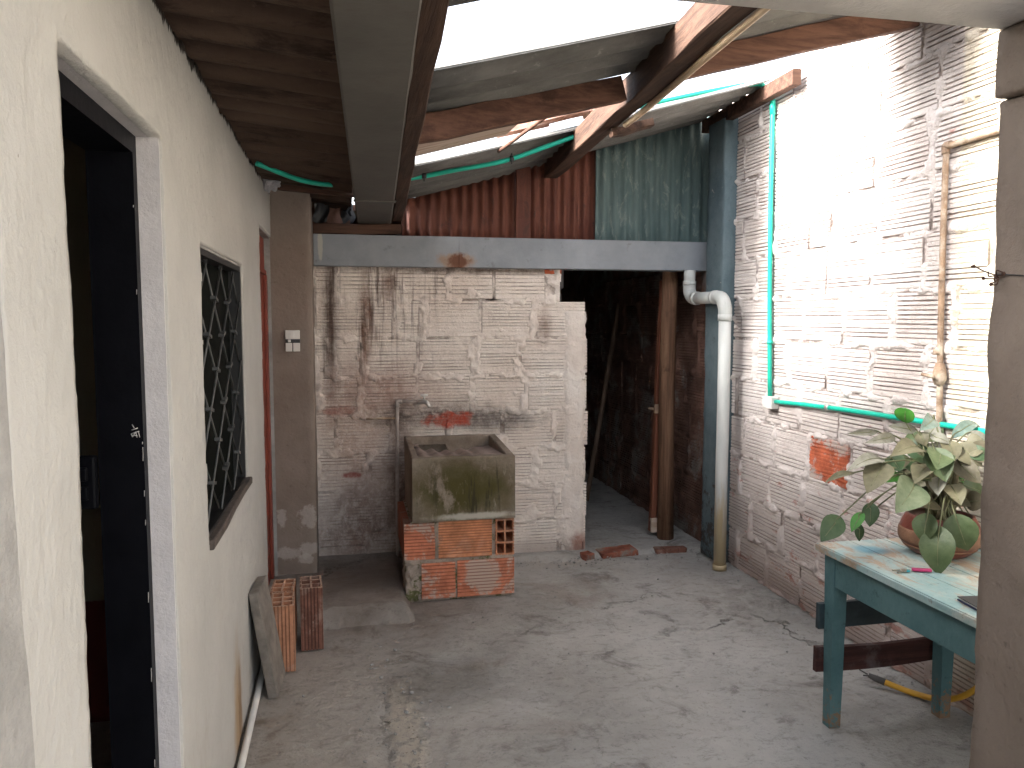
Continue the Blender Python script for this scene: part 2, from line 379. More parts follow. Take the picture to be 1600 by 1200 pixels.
def m_sink():
    g = G('mossy_concrete'); p = g.pos()
    sep = g.n('ShaderNodeSeparateXYZ'); g.l(p, sep.inputs[0])
    c = g.mix(g.map(g.noise(p, 7, 6, .7), .3, .7), (.15, .118, .09), (.27, .22, .175))
    c = g.mix(g.math('MULTIPLY', g.map(g.noise(p, 14, 6, .75), .55, .68), .6), c, (.12, .09, .075))
    f = g.noise(g.scale(p, 1, 1, .55), 6.5, 7, .75)
    band = g.blob((.62, 4.36, .635), (.40, .25, .20), .7, .4, 6)
    ms = g.math('MULTIPLY', g.map(f, .32, .47), band)
    c = g.mix(g.math('MULTIPLY', ms, .95), c, (.058, .050, .012))
    dr = g.math('MULTIPLY', g.map(g.noise(g.scale(p, 9, 9, .8), 2.2, 6, .75), .53, .62), g.blob((.70, 4.36, .62), (.28, .2, .2), .7, .4, 6))
    c = g.mix(g.math('MULTIPLY', dr, .9), c, (.035, .032, .018))
    lt = g.math('MULTIPLY', g.map(g.noise(g.scale(p, 5, 5, 1.0), 3.0, 5, .7), .55, .66), g.blob((.82, 4.36, .66), (.12, .2, .14), .8, .5, 9))
    c = g.mix(g.math('MULTIPLY', lt, .8), c, (.46, .42, .36))
    ed = g.math('MULTIPLY', g.blob((.72, 4.36, .49), (.26, .2, .02), .6, .8, 14), .8)
    c = g.mix(ed, c, (.45, .42, .36))
    return g.out(c, .9, g.bump(g.noise(p, 40, 6, .75), .006), spec=.2)
M['sink'] = m_sink()
M['sink_rim'] = simple('pinkish_damp_concrete', (.27, .205, .175), .8, .22, 7, .004, 40, obj=False, dark=(.12, .085, .07), lo=.52, hi=.7)
def m_pvc():
    g = G('stained_white_pvc'); p = g.pos()
    sep = g.n('ShaderNodeSeparateXYZ'); g.l(p, sep.inputs[0])
    c = g.mix(g.map(g.noise(g.scale(p, 5, 5, .6), 2.2, 6, .7), .35, .7), (.50, .52, .50), (.60, .60, .575))
    f = g.math('ADD', g.map(sep.outputs['Z'], 1.0, .1, 0, .30), g.noise(g.scale(p, 7, 7, .7), 2.0, 6, .75))
    c = g.mix(g.map(f, .62, .88), c, (.46, .38, .24))
    c = g.mix(g.math('MULTIPLY', g.map(g.noise(g.scale(p, 12, 12, 1.2), 2.5, 6, .75), .60, .7), .7), c, (.22, .27, .27))
    c = g.mix(g.map(sep.outputs['Z'], .07, .03), c, (.40, .31, .18))
    return g.out(c, .5, g.bump(g.noise(p, 25, 4, .6), .002))
M['pvc'] = m_pvc()
M['conduit'] = simple('green_conduit_plastic', (.01, .42, .30), .4, .12, 6, obj=False)
M['white_plastic'] = simple('off_white_plastic', (.66, .64, .60), .5, .08, 8, obj=False, dark=(.40, .36, .31), lo=.6, hi=.8)
M['black_plastic'] = simple('black_plastic', (.02, .02, .022), .45, .2, 8)
M['rust'] = simple('rusty_painted_iron', (.30, .20, .13), .8, .35, 14, .004, 60, obj=False, dark=(.46, .38, .30), dsc=7, lo=.45, hi=.6)
M['tap_steel'] = simple('dull_chrome', (.55, .53, .50), .35, .15, 15, metal=.8)
M['pipe_old'] = simple('old_grey_pipe', (.34, .29, .26), .7, .25, 10, .002, 60, obj=False, dark=(.16, .11, .09), lo=.5, hi=.65)
def m_teal(name, lo, hi, top=False):
    g = G(name); p = g.pos()
    c = g.mix(g.map(g.noise(g.scale(p, 1, 1, 1), 5, 6, .7), .3, .7), lo, hi)
    if top:
        c = g.mix(g.math('MULTIPLY', g.map(g.noise(g.scale(p, 2.2, .8, 1), 2.6, 6, .72, .5), .43, .60), .9), c, (.50, .52, .46))
        c = g.mix(g.math('MULTIPLY', g.map(g.noise(g.scale(p, 2.5, .7, 1), 4.2, 6, .75, .5), .48, .60), .9), c, (.40, .29, .20))
        c = g.mix(g.math('MULTIPLY', g.blob((1.96, 2.62, .72), (.07, .06, .1), .6, .5, 12), .8), c, (.12, .33, .42))
        c = g.mix(g.math('MULTIPLY', g.map(g.noise(p, 30, 5, .7), .60, .70), .6), c, (.13, .10, .08))
    else:
        c = g.mix(g.math('MULTIPLY', g.map(g.noise(p, 18, 6, .78), .57, .68), .7), c, tuple(x * .45 for x in lo))
        sep = g.n('ShaderNodeSeparateXYZ'); g.l(p, sep.inputs[0])
        f = g.math('ADD', g.noise(p, 16, 7, .8), g.map(sep.outputs['Z'], .24, .0, 0, .22))
        c = g.mix(g.map(f, .66, .72), c, (.22, .14, .085))
    return g.out(c, .6, g.bump(g.noise(p, 45, 5, .7), .003), spec=.3)
M['table_paint'] = m_teal('teal_table_paint', (.062, .135, .145), (.10, .19, .20))
M['table_top'] = m_teal('worn_pale_teal_tabletop', (.22, .36, .37), (.36, .47, .46), True)
M['table_dark'] = simple('dark_teal_rail_paint', (.022, .038, .045), .6, .3, 12, .002, 50)
def m_leaf(name, lo, hi, rough=.5, trans=.0):
    g = G(name); v = g.obj(); p = g.pos()
    c = g.mix(g.map(g.noise(p, 26, 5, .65), .3, .7), lo, hi)
    c = g.mix(g.math('MULTIPLY', g.rand(), .35), c, tuple(x * .7 for x in lo))
    return g.out(c, rough, g.bump(g.noise(p, 45, 3, .6), .002), spec=.4)
M['leaf_green'] = m_leaf('dusty_green_leaf', (.045, .07, .025), (.085, .115, .05))
M['leaf_pale'] = m_leaf('pale_green_leaf', (.095, .13, .07), (.16, .195, .12))
M['leaf_bright'] = m_leaf('fresh_green_leaf', (.04, .16, .02), (.06, .22, .03))
M['leaf_dark'] = m_leaf('deep_green_leaf', (.03, .065, .022), (.055, .09, .04))
M['leaf_dusty'] = m_leaf('grey_dusty_leaf', (.15, .148, .115), (.24, .235, .195), .7)
M['leaf_brown'] = m_leaf('brown_dusty_leaf', (.095, .088, .05), (.155, .143, .085), .6)
M['leaf_darkbrown'] = m_leaf('dark_olive_leaf', (.07, .06, .03), (.12, .10, .06), .6)
M['leaf_gloss'] = m_leaf('glossy_grey_green_leaf', (.10, .15, .125), (.17, .23, .20), .25)
M['leaf_dry'] = m_leaf('dead_orange_leaf', (.25, .09, .03), (.36, .16, .06), .8)
M['stem'] = simple('green_brown_stem', (.11, .115, .055), .6, .3, 20)
M['pot'] = simple('glazed_red_clay', (.15, .038, .025), .35, .25, 12, .002, 40)
M['pot_band'] = simple('bare_clay_band', (.21, .105, .06), .7, .25, 14, .003, 50)
M['soil'] = simple('dark_soil', (.035, .022, .014), .95, .5, 40, .01, 60)
M['hose'] = simple('yellow_cable', (.62, .33, .03), .5, .1, 10)
M['cable_end'] = simple('grey_tape', (.07, .065, .06), .6, .2, 20)
M['fob'] = simple('magenta_fob', (.42, .03, .13), .45, .15, 30)
M['fob_blue'] = simple('turquoise_fob', (.02, .30, .36), .4, .15, 30)
M['key'] = simple('key_metal', (.45, .42, .36), .35, .15, 30, metal=.9)
M['notebook'] = simple('black_notebook_cover', (.035, .033, .038), .5, .3, 20)
M['notebook_edge'] = simple('dark_blue_cover_edge', (.02, .03, .09), .5, .2, 20)
M['glass'] = simple('dark_window_glass', (.006, .007, .006), .6, .3, 5, spec=.02)
M['window_iron'] = simple('dark_window_iron', (.010, .0095, .009), .45, .3, 10, .001, 50, obj=False)
M['grille'] = simple('grey_grille_iron', (.06, .06, .058), .5, .3, 10, obj=False)
M['sill'] = simple('dark_sill_wood', (.075, .058, .048), .7, .3, 12, .003, 40, obj=False)
def m_bag():
    g = G('thin_grey_plastic_film')
    g.b.inputs['Transmission Weight'].default_value = .25
    g.b.inputs['IOR'].default_value = 1.2
    return g.out((.42, .41, .43), .3)
M['bag'] = m_bag()
M['tile'] = simple('old_roof_tile', (.48, .27, .20), .85, .35, 12, .004, 50, dark=(.62, .48, .42), lo=.5, hi=.65)
M['pole'] = m_wood('old_grey_pole', (.10, .065, .045), (.19, .13, .095), .8, 2)
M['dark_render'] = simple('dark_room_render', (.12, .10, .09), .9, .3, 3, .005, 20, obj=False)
M['paver'] = simple('grey_concrete_paver', (.19, .165, .14), .9, .3, 9, .006, 50, obj=False, dark=(.09, .075, .06), lo=.55, hi=.7)
M['scratch'] = simple('bare_scratched_metal', (.42, .40, .38), .6, .2, 20)
SCR = (-.491, 1.332)

# ---------------------------------------------------------------- mesh helpers
def mesh_obj(name, verts, faces, mat, parent=None, smooth=False, uvless=True):
    me = bpy.data.meshes.new(name)
    me.from_pydata([tuple(v) for v in verts], [], faces)
    me.validate()
    if smooth:
        me.polygons.foreach_set('use_smooth', [True] * len(me.polygons))
    me.materials.append(mat)
    o = bpy.data.objects.new(name, me)
    COL.objects.link(o)
    if parent is not None: o.parent = parent
    return o
def bm_obj(name, bm, mat, parent=None, smooth=False):
    bmesh.ops.recalc_face_normals(bm, faces=bm.faces[:])
    me = bpy.data.meshes.new(name); bm.to_mesh(me); bm.free()
    if smooth: me.polygons.foreach_set('use_smooth', [True] * len(me.polygons))
    me.materials.append(mat)
    o = bpy.data.objects.new(name, me); COL.objects.link(o)
    if parent is not None: o.parent = parent
    return o
def empty(name, loc=(0, 0, 0), rz=0.0):
    o = bpy.data.objects.new(name, None); COL.objects.link(o)
    o.location = loc; o.rotation_euler = (0, 0, rz); o.empty_display_size = .1
    return o
def tag(o, label=None, cat=None, group=None, kind=None):
    if label: o['label'] = label
    if cat: o['category'] = cat
    if group: o['group'] = group
    if kind: o['kind'] = kind
    return o
def child_at(o, parent):
    """parent o while keeping its world-space coordinates (parent may be moved or turned)"""
    o.parent = parent
    m = Matrix.Translation(parent.location) @ parent.rotation_euler.to_matrix().to_4x4()
    o.matrix_parent_inverse = m.inverted()
    return o
def bx(bm, lo, hi, bev=0.0, jit=0.0, rot=None):
    """a box from lo to hi into bm, optionally bevelled"""
    lo = Vector(lo); hi = Vector(hi)
    r = bmesh.ops.create_cube(bm, size=1.0)
    vs = r['verts']
    c = (lo + hi) / 2; s = hi - lo
    for v in vs: v.co = Vector((v.co.x * s.x, v.co.y * s.y, v.co.z * s.z))
    if bev > 0:
        es = list({e for v in vs for e in v.link_edges})
        b = bmesh.ops.bevel(bm, geom=es, offset=bev, segments=2, affect='EDGES', profile=.6)
        vs = list({v for f in b['faces'] for v in f.verts} | {v for v in vs if v.is_valid})
    for v in vs:
        if rot is not None: v.co = rot @ v.co
        v.co += c
        if jit: v.co += Vector((random.uniform(-jit, jit), random.uniform(-jit, jit), random.uniform(-jit, jit)))
    return vs
def box(name, lo, hi, mat, parent=None, bev=0.0, jit=0.0, rot=None, origin=None):
    bm = bmesh.new()
    bx(bm, lo, hi, bev, jit, rot)
    o = bm_obj(name, bm, mat)
    if parent is not None: child_at(o, parent)
    return o
def beam(name, a, b, w, h, mat, parent=None, seg=6, jit=.003, bev=.004, up=(0, 0, 1)):
    """sawn timber from a to b (centre line), slightly uneven; local +axis along it"""
    a = Vector(a); b = Vector(b); d = (b - a); L = d.length; d.normalize()
    side = d.cross(Vector(up)).normalized(); u = side.cross(d).normalized()
    vs = []; fs = []
    prof = [(-w/2, -h/2+bev), (-w/2+bev, -h/2), (w/2-bev, -h/2), (w/2, -h/2+bev), (w/2, h/2-bev), (w/2-bev, h/2), (-w/2+bev, h/2), (-w/2, h/2-bev)]
    for i in range(seg + 1):
        t = i / seg
        jx, jy = random.uniform(-jit, jit), random.uniform(-jit, jit)
        for (x, y) in prof:
            vs.append(a + d * L * t + side * (x + jx + random.uniform(-jit, jit) * .4) + u * (y + jy + random.uniform(-jit, jit) * .4))
    for i in range(seg):
        for k in range(8):
            k2 = (k + 1) % 8
            fs.append((i*8+k, i*8+k2, (i+1)*8+k2, (i+1)*8+k))
    fs.append(tuple(range(7, -1, -1))); fs.append(tuple(seg*8+k for k in range(8)))
    o = mesh_obj(name, vs, fs, mat)
    if parent is not None: child_at(o, parent)
    return o
def catmull(pts, n=8):
    P = [Vector(p) for p in pts]; out = []
    P = [P[0]*2 - P[1]] + P + [P[-1]*2 - P[-2]]
    for i in range(1, len(P) - 2):
        for k in range(n):
            t = k / n; a, b, c, d = P[i-1], P[i], P[i+1], P[i+2]
            out.append(.5 * ((2*b) + (c-a)*t + (2*a-5*b+4*c-d)*t*t + (3*b-a-3*c+d)*t**3))
    out.append(P[-2]); return out
def tube_data(path, rad, n=12, vs=None, fs=None, cap=True):
    vs = [] if vs is None else vs; fs = [] if fs is None else fs
    path = [Vector(p) for p in path]; base = len(vs)
    t0 = (path[1] - path[0]).normalized()
    ref = Vector((0, 0, 1)) if abs(t0.z) < .9 else Vector((1, 0, 0))
    nrm = t0.cross(ref).normalized()
    for i, p in enumerate(path):
        if i == 0: t = path[1] - path[0]
        elif i == len(path) - 1: t = path[-1] - path[-2]
        else: t = (path[i+1] - path[i]).normalized() + (path[i] - path[i-1]).normalized()
        t.normalize()
        nrm = (nrm - t * nrm.dot(t)).normalized(); bi = t.cross(nrm)
        r = rad[i] if isinstance(rad, (list, tuple)) else rad
        for k in range(n):
            a = 2 * math.pi * k / n
            vs.append(p + nrm * math.cos(a) * r + bi * math.sin(a) * r)
    for i in range(len(path) - 1):
        for k in range(n):
            k2 = (k + 1) % n
            fs.append((base+i*n+k, base+i*n+k2, base+(i+1)*n+k2, base+(i+1)*n+k))
    if cap:
        fs.append(tuple(base + k for k in range(n - 1, -1, -1)))
        fs.append(tuple(base + (len(path)-1)*n + k for k in range(n)))
    return vs, fs
def tube(name, path, rad, mat, parent=None, n=12):
    vs, fs = tube_data(path, rad, n)
    o = mesh_obj(name, vs, fs, mat, smooth=True)
    if parent is not None: child_at(o, parent)
    return o
def lathe(name, prof, mat, loc, parent=None, n=32):
    vs = []; fs = []
    for (r, z) in prof:
        for k in range(n):
            a = 2*math.pi*k/n; vs.append(Vector(loc) + Vector((r*math.cos(a), r*math.sin(a), z)))
    for i in range(len(prof)-1):
        for k in range(n):
            k2 = (k+1) % n; fs.append((i*n+k, i*n+k2, (i+1)*n+k2, (i+1)*n+k))
    fs.append(tuple(range(n-1, -1, -1))); fs.append(tuple((len(prof)-1)*n+k for k in range(n)))
    o = mesh_obj(name, vs, fs, mat, smooth=True)
    if parent is not None: child_at(o, parent)
    return o
def grid_extrude(us, vs_, solid, d0, d1, place):
    """cells of a (u,v) grid extruded from d0 to d1; only outer faces. place(u,v,d) -> point"""
    idx = {}; V = []; Fs = []
    def vid(i, j, k):
        key = (i, j, k)
        if key not in idx:
            idx[key] = len(V); V.append(place(us[i], vs_[j], d1 if k else d0))
        return idx[key]
    nu, nv = len(us)-1, len(vs_)-1
    S = lambda i, j: 0 <= i < nu and 0 <= j < nv and solid(i, j)
    for i in range(nu):
        for j in range(nv):
            if not S(i, j): continue
            a = [(i, j), (i+1, j), (i+1, j+1), (i, j+1)]
            Fs.append([vid(*q, 1) for q in a]); Fs.append([vid(*q, 0) for q in a[::-1]])
            for (di, dj, e) in ((0, -1, (0, 1)), (1, 0, (1, 2)), (0, 1, (2, 3)), (-1, 0, (3, 0))):
                if not S(i+di, j+dj):
                    p, q = a[e[0]], a[e[1]]
                    Fs.append([vid(*p, 0), vid(*q, 0), vid(*q, 1), vid(*p, 1)])
    return V, Fs
def wall_openings(name, u0, u1, z0, z1, holes, d0, d1, place, mat, parent=None):
    us = sorted({u0, u1, *[h[0] for h in holes], *[h[1] for h in holes]})
    zs = sorted({z0, z1, *[h[2] for h in holes], *[h[3] for h in holes]})
    def solid(i, j):
        u = (us[i]+us[i+1])/2; z = (zs[j]+zs[j+1])/2
        return not any(h[0] < u < h[1] and h[2] < z < h[3] for h in holes)
    V, Fs = grid_extrude(us, zs, solid, d0, d1, place)
    bm = bmesh.new()
    bv = [bm.verts.new(v) for v in V]
    for f in Fs:
        try: bm.faces.new([bv[i] for i in f])
        except ValueError: pass
    o = bm_obj(name, bm, mat)
    if parent is not None: child_at(o, parent)
    return o
RNG = np.random.default_rng(11)
_T = {}
def vnoise(x, y, seed):
    if seed not in _T: _T[seed] = np.random.default_rng(seed).random((257, 257))
    T = _T[seed]
    xi = np.floor(x).astype(int); yi = np.floor(y).astype(int)
    fx = x - xi; fy = y - yi; fx = fx*fx*(3-2*fx); fy = fy*fy*(3-2*fy)
    g = lambda a, b: T[a % 257, b % 257]
    return (g(xi, yi)*(1-fx)+g(xi+1, yi)*fx)*(1-fy) + (g(xi, yi+1)*(1-fx)+g(xi+1, yi+1)*fx)*fy
def fbm(x, y, seed, octv=4):
    s = 0; a = .5; t = 0
    for k in range(octv):
        s = s + a*vnoise(x*2**k, y*2**k, seed+k); t += a; a *= .55
    return s/t
def corrugated(name, org, du, dv, L, W, pitch, amp, mat, parent=None, thick=.006, across=9, along=8, sag=.0, ragged=.0):
    """corrugations run along du; waves across dv"""
    du = Vector(du).normalized(); dv = Vector(dv).normalized(); nn = du.cross(dv).normalized(); org = Vector(org)
    nw = max(4, int(W/pitch*across)); vs = []; fs = []
    for side in (0, 1):
        for i in range(along+1):
            for j in range(nw+1):
                w = W*j/nw; u = L*i/along
                if i == 0: u += random.uniform(0, ragged)
                h = amp*math.sin(2*math.pi*w/pitch) - sag*math.sin(math.pi*i/along) + (thick if side else 0)
                vs.append(org + du*u + dv*w + nn*h)
    st = (along+1)*(nw+1); r = nw+1
    for i in range(along):
        for j in range(nw):
            a = i*r+j
            fs.append((a, a+r, a+r+1, a+1)); fs.append((st+a, st+a+1, st+a+r+1, st+a+r))
    for i in range(along):
        for j in (0, nw):
            a = i*r+j; fs.append((a, a+r, st+a+r, st+a))
    for j in range(nw):
        for i in (0, along):
            a = i*r+j; fs.append((a, a+1, st+a+1, st+a))
    o = mesh_obj(name, vs, fs, mat, smooth=False)
    md = o.data; md.polygons.foreach_set('use_smooth', [True]*len(md.polygons))
    if parent is not None: child_at(o, parent)
    return o

# ridged hollow bricks: face at local y=0 looking along -y, length along x from 0, height along z from 0
def ridged_brick_mesh(name, L, H=.23, D=.055, n=10, mat=None, chip=0.0, rg=random, even=False):
    prof = [(0.0, D), (0.0, .004)]
    z = .012
    step = (H - .024) / n
    prof.append((.006, 0.0))
    for k in range(n):
        z0 = .012 + k*step
        dg = .0045 if even else rg.choice([.003, .0055, .007, .0085, .0085]); w0 = .58 if even else rg.uniform(.55, .70)
        prof += [(z0 + step*w0, .0), (z0 + step*(w0+.08), dg), (z0 + step*.93, dg), (z0 + step, .0)]
    prof += [(H-.006, 0.0), (H, .004), (H, D)]
    m = len(prof); vs = []; fs = []
    for x in (0, L):
        for (zz, y) in prof: vs.append((x + rg.uniform(-chip, chip), y, zz))
    for k in range(m-1): fs.append((k, k+m, k+m+1, k+1))
    fs.append((m-1, 2*m-1, m, 0))
    fs.append(tuple(range(m))); fs.append(tuple(range(2*m-1, m-1, -1)))
    me = bpy.data.meshes.new(name); me.from_pydata(vs, [], fs)
    if mat: me.materials.append(mat)
    return me
BRICKS = {}
def get_brick(L, mat, H=.23, n=10):
    k = (round(L, 2), mat.name, H, n, random.randrange(5))
    if k not in BRICKS: BRICKS[k] = ridged_brick_mesh('brick', round(L, 2), H, .055, n, mat)
    return BRICKS[k]

def brick_wall(root, origin, rz, s0, s1, z1, paint, allow, thick=.12, course=.2475, joint=.0165, z0=0.0, seed=1, cell=.011, special=(), smear=.5, bare=(), start=0.0, jag=.0, brickmat=None, lipk=1.0):
    """wall in its own frame: s along the wall, z up, face looking along local -y; turned by rz about origin.
    every brick is an object; the mortar is one uneven skin between and over them"""
    rg = random.Random(seed); T = Matrix.Translation(Vector(origin)) @ Matrix.Rotation(rz, 4, 'Z')
    rects = []; row = 0; z = z0 + .006
    while z < z1 - .05:
        H = .23; top = min(z + H, z1)
        x = s0 - (.17 if row % 2 else 0) - start + rg.uniform(-.05, .05)
        while x < s1:
            L = .33 if rg.random() > .12 else rg.choice([.16, .22, .27])
            a, b = max(x, s0), min(x + L, s1)
            if b - a > .05 and allow((a+b)/2, (z+top)/2):
                rects.append((a, b, z, top))
            x += L + joint + rg.uniform(0, .028)
        z += course; row += 1
    for (a, b, zb, zt) in rects:
        L = b - a; dz = zt - zb
        bm_ = brickmat or paint
        if any(a < s < b and zb < zz < zt for (s, zz) in bare): bm_ = M['bare_brick']
        me = get_brick(L, bm_) if dz > .2 else get_brick(L, bm_, round(dz, 2), max(2, int(dz/.026)))
        o = bpy.data.objects.new('brick', me); COL.objects.link(o); o.parent = root
        tilt = rg.uniform(-.006, .006)
        o.matrix_parent_inverse = Matrix.Identity(4)
        loc = Matrix.Translation((a, rg.uniform(-.003, .002), zb)) @ Matrix.Rotation(tilt, 4, 'Y') @ Matrix.Rotation(rg.uniform(-.006, .006), 4, 'Z')
        o.matrix_local = root_inv(root) @ T @ loc
    # mortar skin
    ns = int((s1-s0)/cell)+1; nz = int((z1-z0)/cell)+1
    S, Zg = np.meshgrid(np.linspace(s0, s1, ns), np.linspace(z0, z1, nz), indexing='ij')
    inside = np.full(S.shape, -1.0)
    for (a, b, zb, zt) in rects:
        i0 = np.searchsorted(S[:, 0], a); i1 = np.searchsorted(S[:, 0], b)
        j0 = np.searchsorted(Zg[0], zb); j1 = np.searchsorted(Zg[0], zt)
        d = np.minimum(np.minimum(S[i0:i1, j0:j1]-a, b-S[i0:i1, j0:j1]), np.minimum(Zg[i0:i1, j0:j1]-zb, zt-Zg[i0:i1, j0:j1]))
        inside[i0:i1, j0:j1] = d
    n1 = fbm(S*14, Zg*14, seed*10+1); n2 = fbm(S*40, Zg*40, seed*10+2, 3); n3 = fbm(S*5, Zg*9, seed*10+3, 5)
    n4 = fbm(S*3.2+9, Zg*3.2, seed*10+7, 4)
    lip = .005 + .030*lipk*np.clip((n1-.44)*4, 0, 1)              # how far mortar laps over brick edges
    f = np.clip((lip - inside)/.012, 0, 1)
    hj = np.clip(.001 + (n1-.47)*.050 + (n2-.5)*.016 - .012*np.clip((n4-.60)*9, 0, 1), -.014, .016)                  # joint relief, outward positive
    h = -.016 + f*(hj + .016)
    sm = np.clip((n3*.7+n4*.3 - (.735 - .12*smear))/.04, 0, 1)
    h = np.maximum(h, -.016 + sm*(.016 + .006 + (n1-.5)*.020 + (n2-.5)*.008))
    ok = np.ones(S.shape, bool)
    wob = (fbm(S*0+3.3, Zg*9, seed*10+5, 3)-.5)*jag
    for (fn) in (allow,):
        vf = np.vectorize(fn); ok = vf(S + wob, Zg)
    P = np.stack([S, -h, Zg], -1).reshape(-1, 3)
    idx = np.arange(ns*nz).reshape(ns, nz)
    q = ok[:-1, :-1] & ok[1:, :-1] & ok[1:, 1:] & ok[:-1, 1:]
    a = idx[:-1, :-1][q]; b = idx[1:, :-1][q]; c = idx[1:, 1:][q]; d = idx[:-1, 1:][q]
    F = np.stack([a, b, c, d], -1)
    me = bpy.data.meshes.new('mortar')
    me.vertices.add(len(P)); me.vertices.foreach_set('co', P.astype(np.float32).ravel())
    me.loops.add(F.size); me.loops.foreach_set('vertex_index', F.astype(np.int32).ravel())
    me.polygons.add(len(F)); me.polygons.foreach_set('loop_start', np.arange(0, F.size, 4, dtype=np.int32))
    me.polygons.foreach_set('use_smooth', np.ones(len(F), bool))
    me.update(); me.validate(); me.materials.append(paint)
    o = bpy.data.objects.new('mortar', me); COL.objects.link(o); o.parent = root
    o.matrix_local = root_inv(root) @ T
    return rects, T
def root_inv(root):
    return (Matrix.Translation(root.location) @ root.rotation_euler.to_matrix().to_4x4()).inverted()
def core(root, T, boxes, mat):
    bm = bmesh.new()
    for (s0, s1, z0, z1, y0, y1) in boxes: bx(bm, (s0, y0, z0), (s1, y1, z1))
    o = bm_obj('wall_core', bm, mat, root); o.matrix_local = root_inv(root) @ T
    return o

# ================================================================ THE SETTING
def ground():
    nx, ny = 150, 210
    xs = np.linspace(-.75, 2.7, nx); ys = np.linspace(.4, 9.2, ny)
    X, Y = np.meshgrid(xs, ys, indexing='ij')
    Z = (fbm(X*1.6, Y*1.6, 91, 4)-.5)*.022 + (fbm(X*9, Y*9, 95, 3)-.5)*.006
    edge = np.minimum(np.minimum(X+.75, 2.7-X), np.minimum(Y-.4, 9.2-Y)); Z *= np.clip(edge/.25, 0, 1)
    Z -= .004
    vs = [tuple(p) for p in np.stack([X, Y, Z], -1).reshape(-1, 3)]
    fs = [(i*ny+j, (i+1)*ny+j, (i+1)*ny+j+1, i*ny+j+1) for i in range(nx-1) for j in range(ny-1)]
    # far skirt, so that the ground runs on past everything
    b = len(vs); big = 60
    vs += [(-.75, .4, -.004), (2.7, .4, -.004), (2.7, 9.2, -.004), (-.75, 9.2, -.004), (-big, -big, -.004), (big, -big, -.004), (big, big, -.004), (-big, big, -.004)]
    for k in range(4): fs.append((b+k, b+4+k, b+4+(k+1) % 4, b+(k+1) % 4))
    o = mesh_obj('concrete_floor', vs, fs, M['floor'], smooth=True)
    tag(o, 'worn grey concrete patio floor with cracks and stains', kind='structure')
ground()
def slab():
    nx, ny = 60, 70
    vs = []; fs = []
    for i in range(nx):
        for j in range(ny):
            x = -.9 + 1.24*i/(nx-1); t = j/(ny-1); y = 4.04 + 1.25*t
            e = min(1, max(0, (y - 4.05 - .05*float(fbm(np.array(x*4.), np.array(1.), 5)) - .035*(x+.4))/.10))
            ex = min(1, max(0, (.335 - x + (float(fbm(np.array(3.), np.array(y*7.), 6))-.5)*.05)/.05))
            z = .088*min(e**.7, ex**.6) + (float(fbm(np.array(x*14.), np.array(y*14.), 8))-.5)*.014 - .012
            vs.append((x, y, z))
    for i in range(nx-1):
        for j in range(ny-1): fs.append((i*ny+j, (i+1)*ny+j, (i+1)*ny+j+1, i*ny+j+1))
    o = mesh_obj('raised_slab', vs, fs, M['floor'], smooth=True)
    tag(o, 'low raised concrete step left of the laundry sink', kind='structure')
slab()
def sill_floor():
    nx, ny = 70, 40; vs = []; fs = []
    for i in range(nx):
        for j in range(ny):
            x = .93 + 1.52*i/(nx-1); y = 4.90 + .75*j/(ny-1)
            e = min(1, max(0, (y - 4.93 - .10*float(fbm(np.array(x*5.), np.array(1.), 15)))/.06))
            z = -.012 + .032*e + (float(fbm(np.array(x*16.), np.array(y*16.), 18))-.5)*.016
            vs.append((x, y, z))
    for i in range(nx-1):
        for j in range(ny-1): fs.append((i*ny+j, (i+1)*ny+j, (i+1)*ny+j+1, i*ny+j+1))
    tag(mesh_obj('rough_threshold', vs, fs, M['floor'], smooth=True), 'rough broken concrete strip at the passage threshold', kind='structure')
sill_floor()

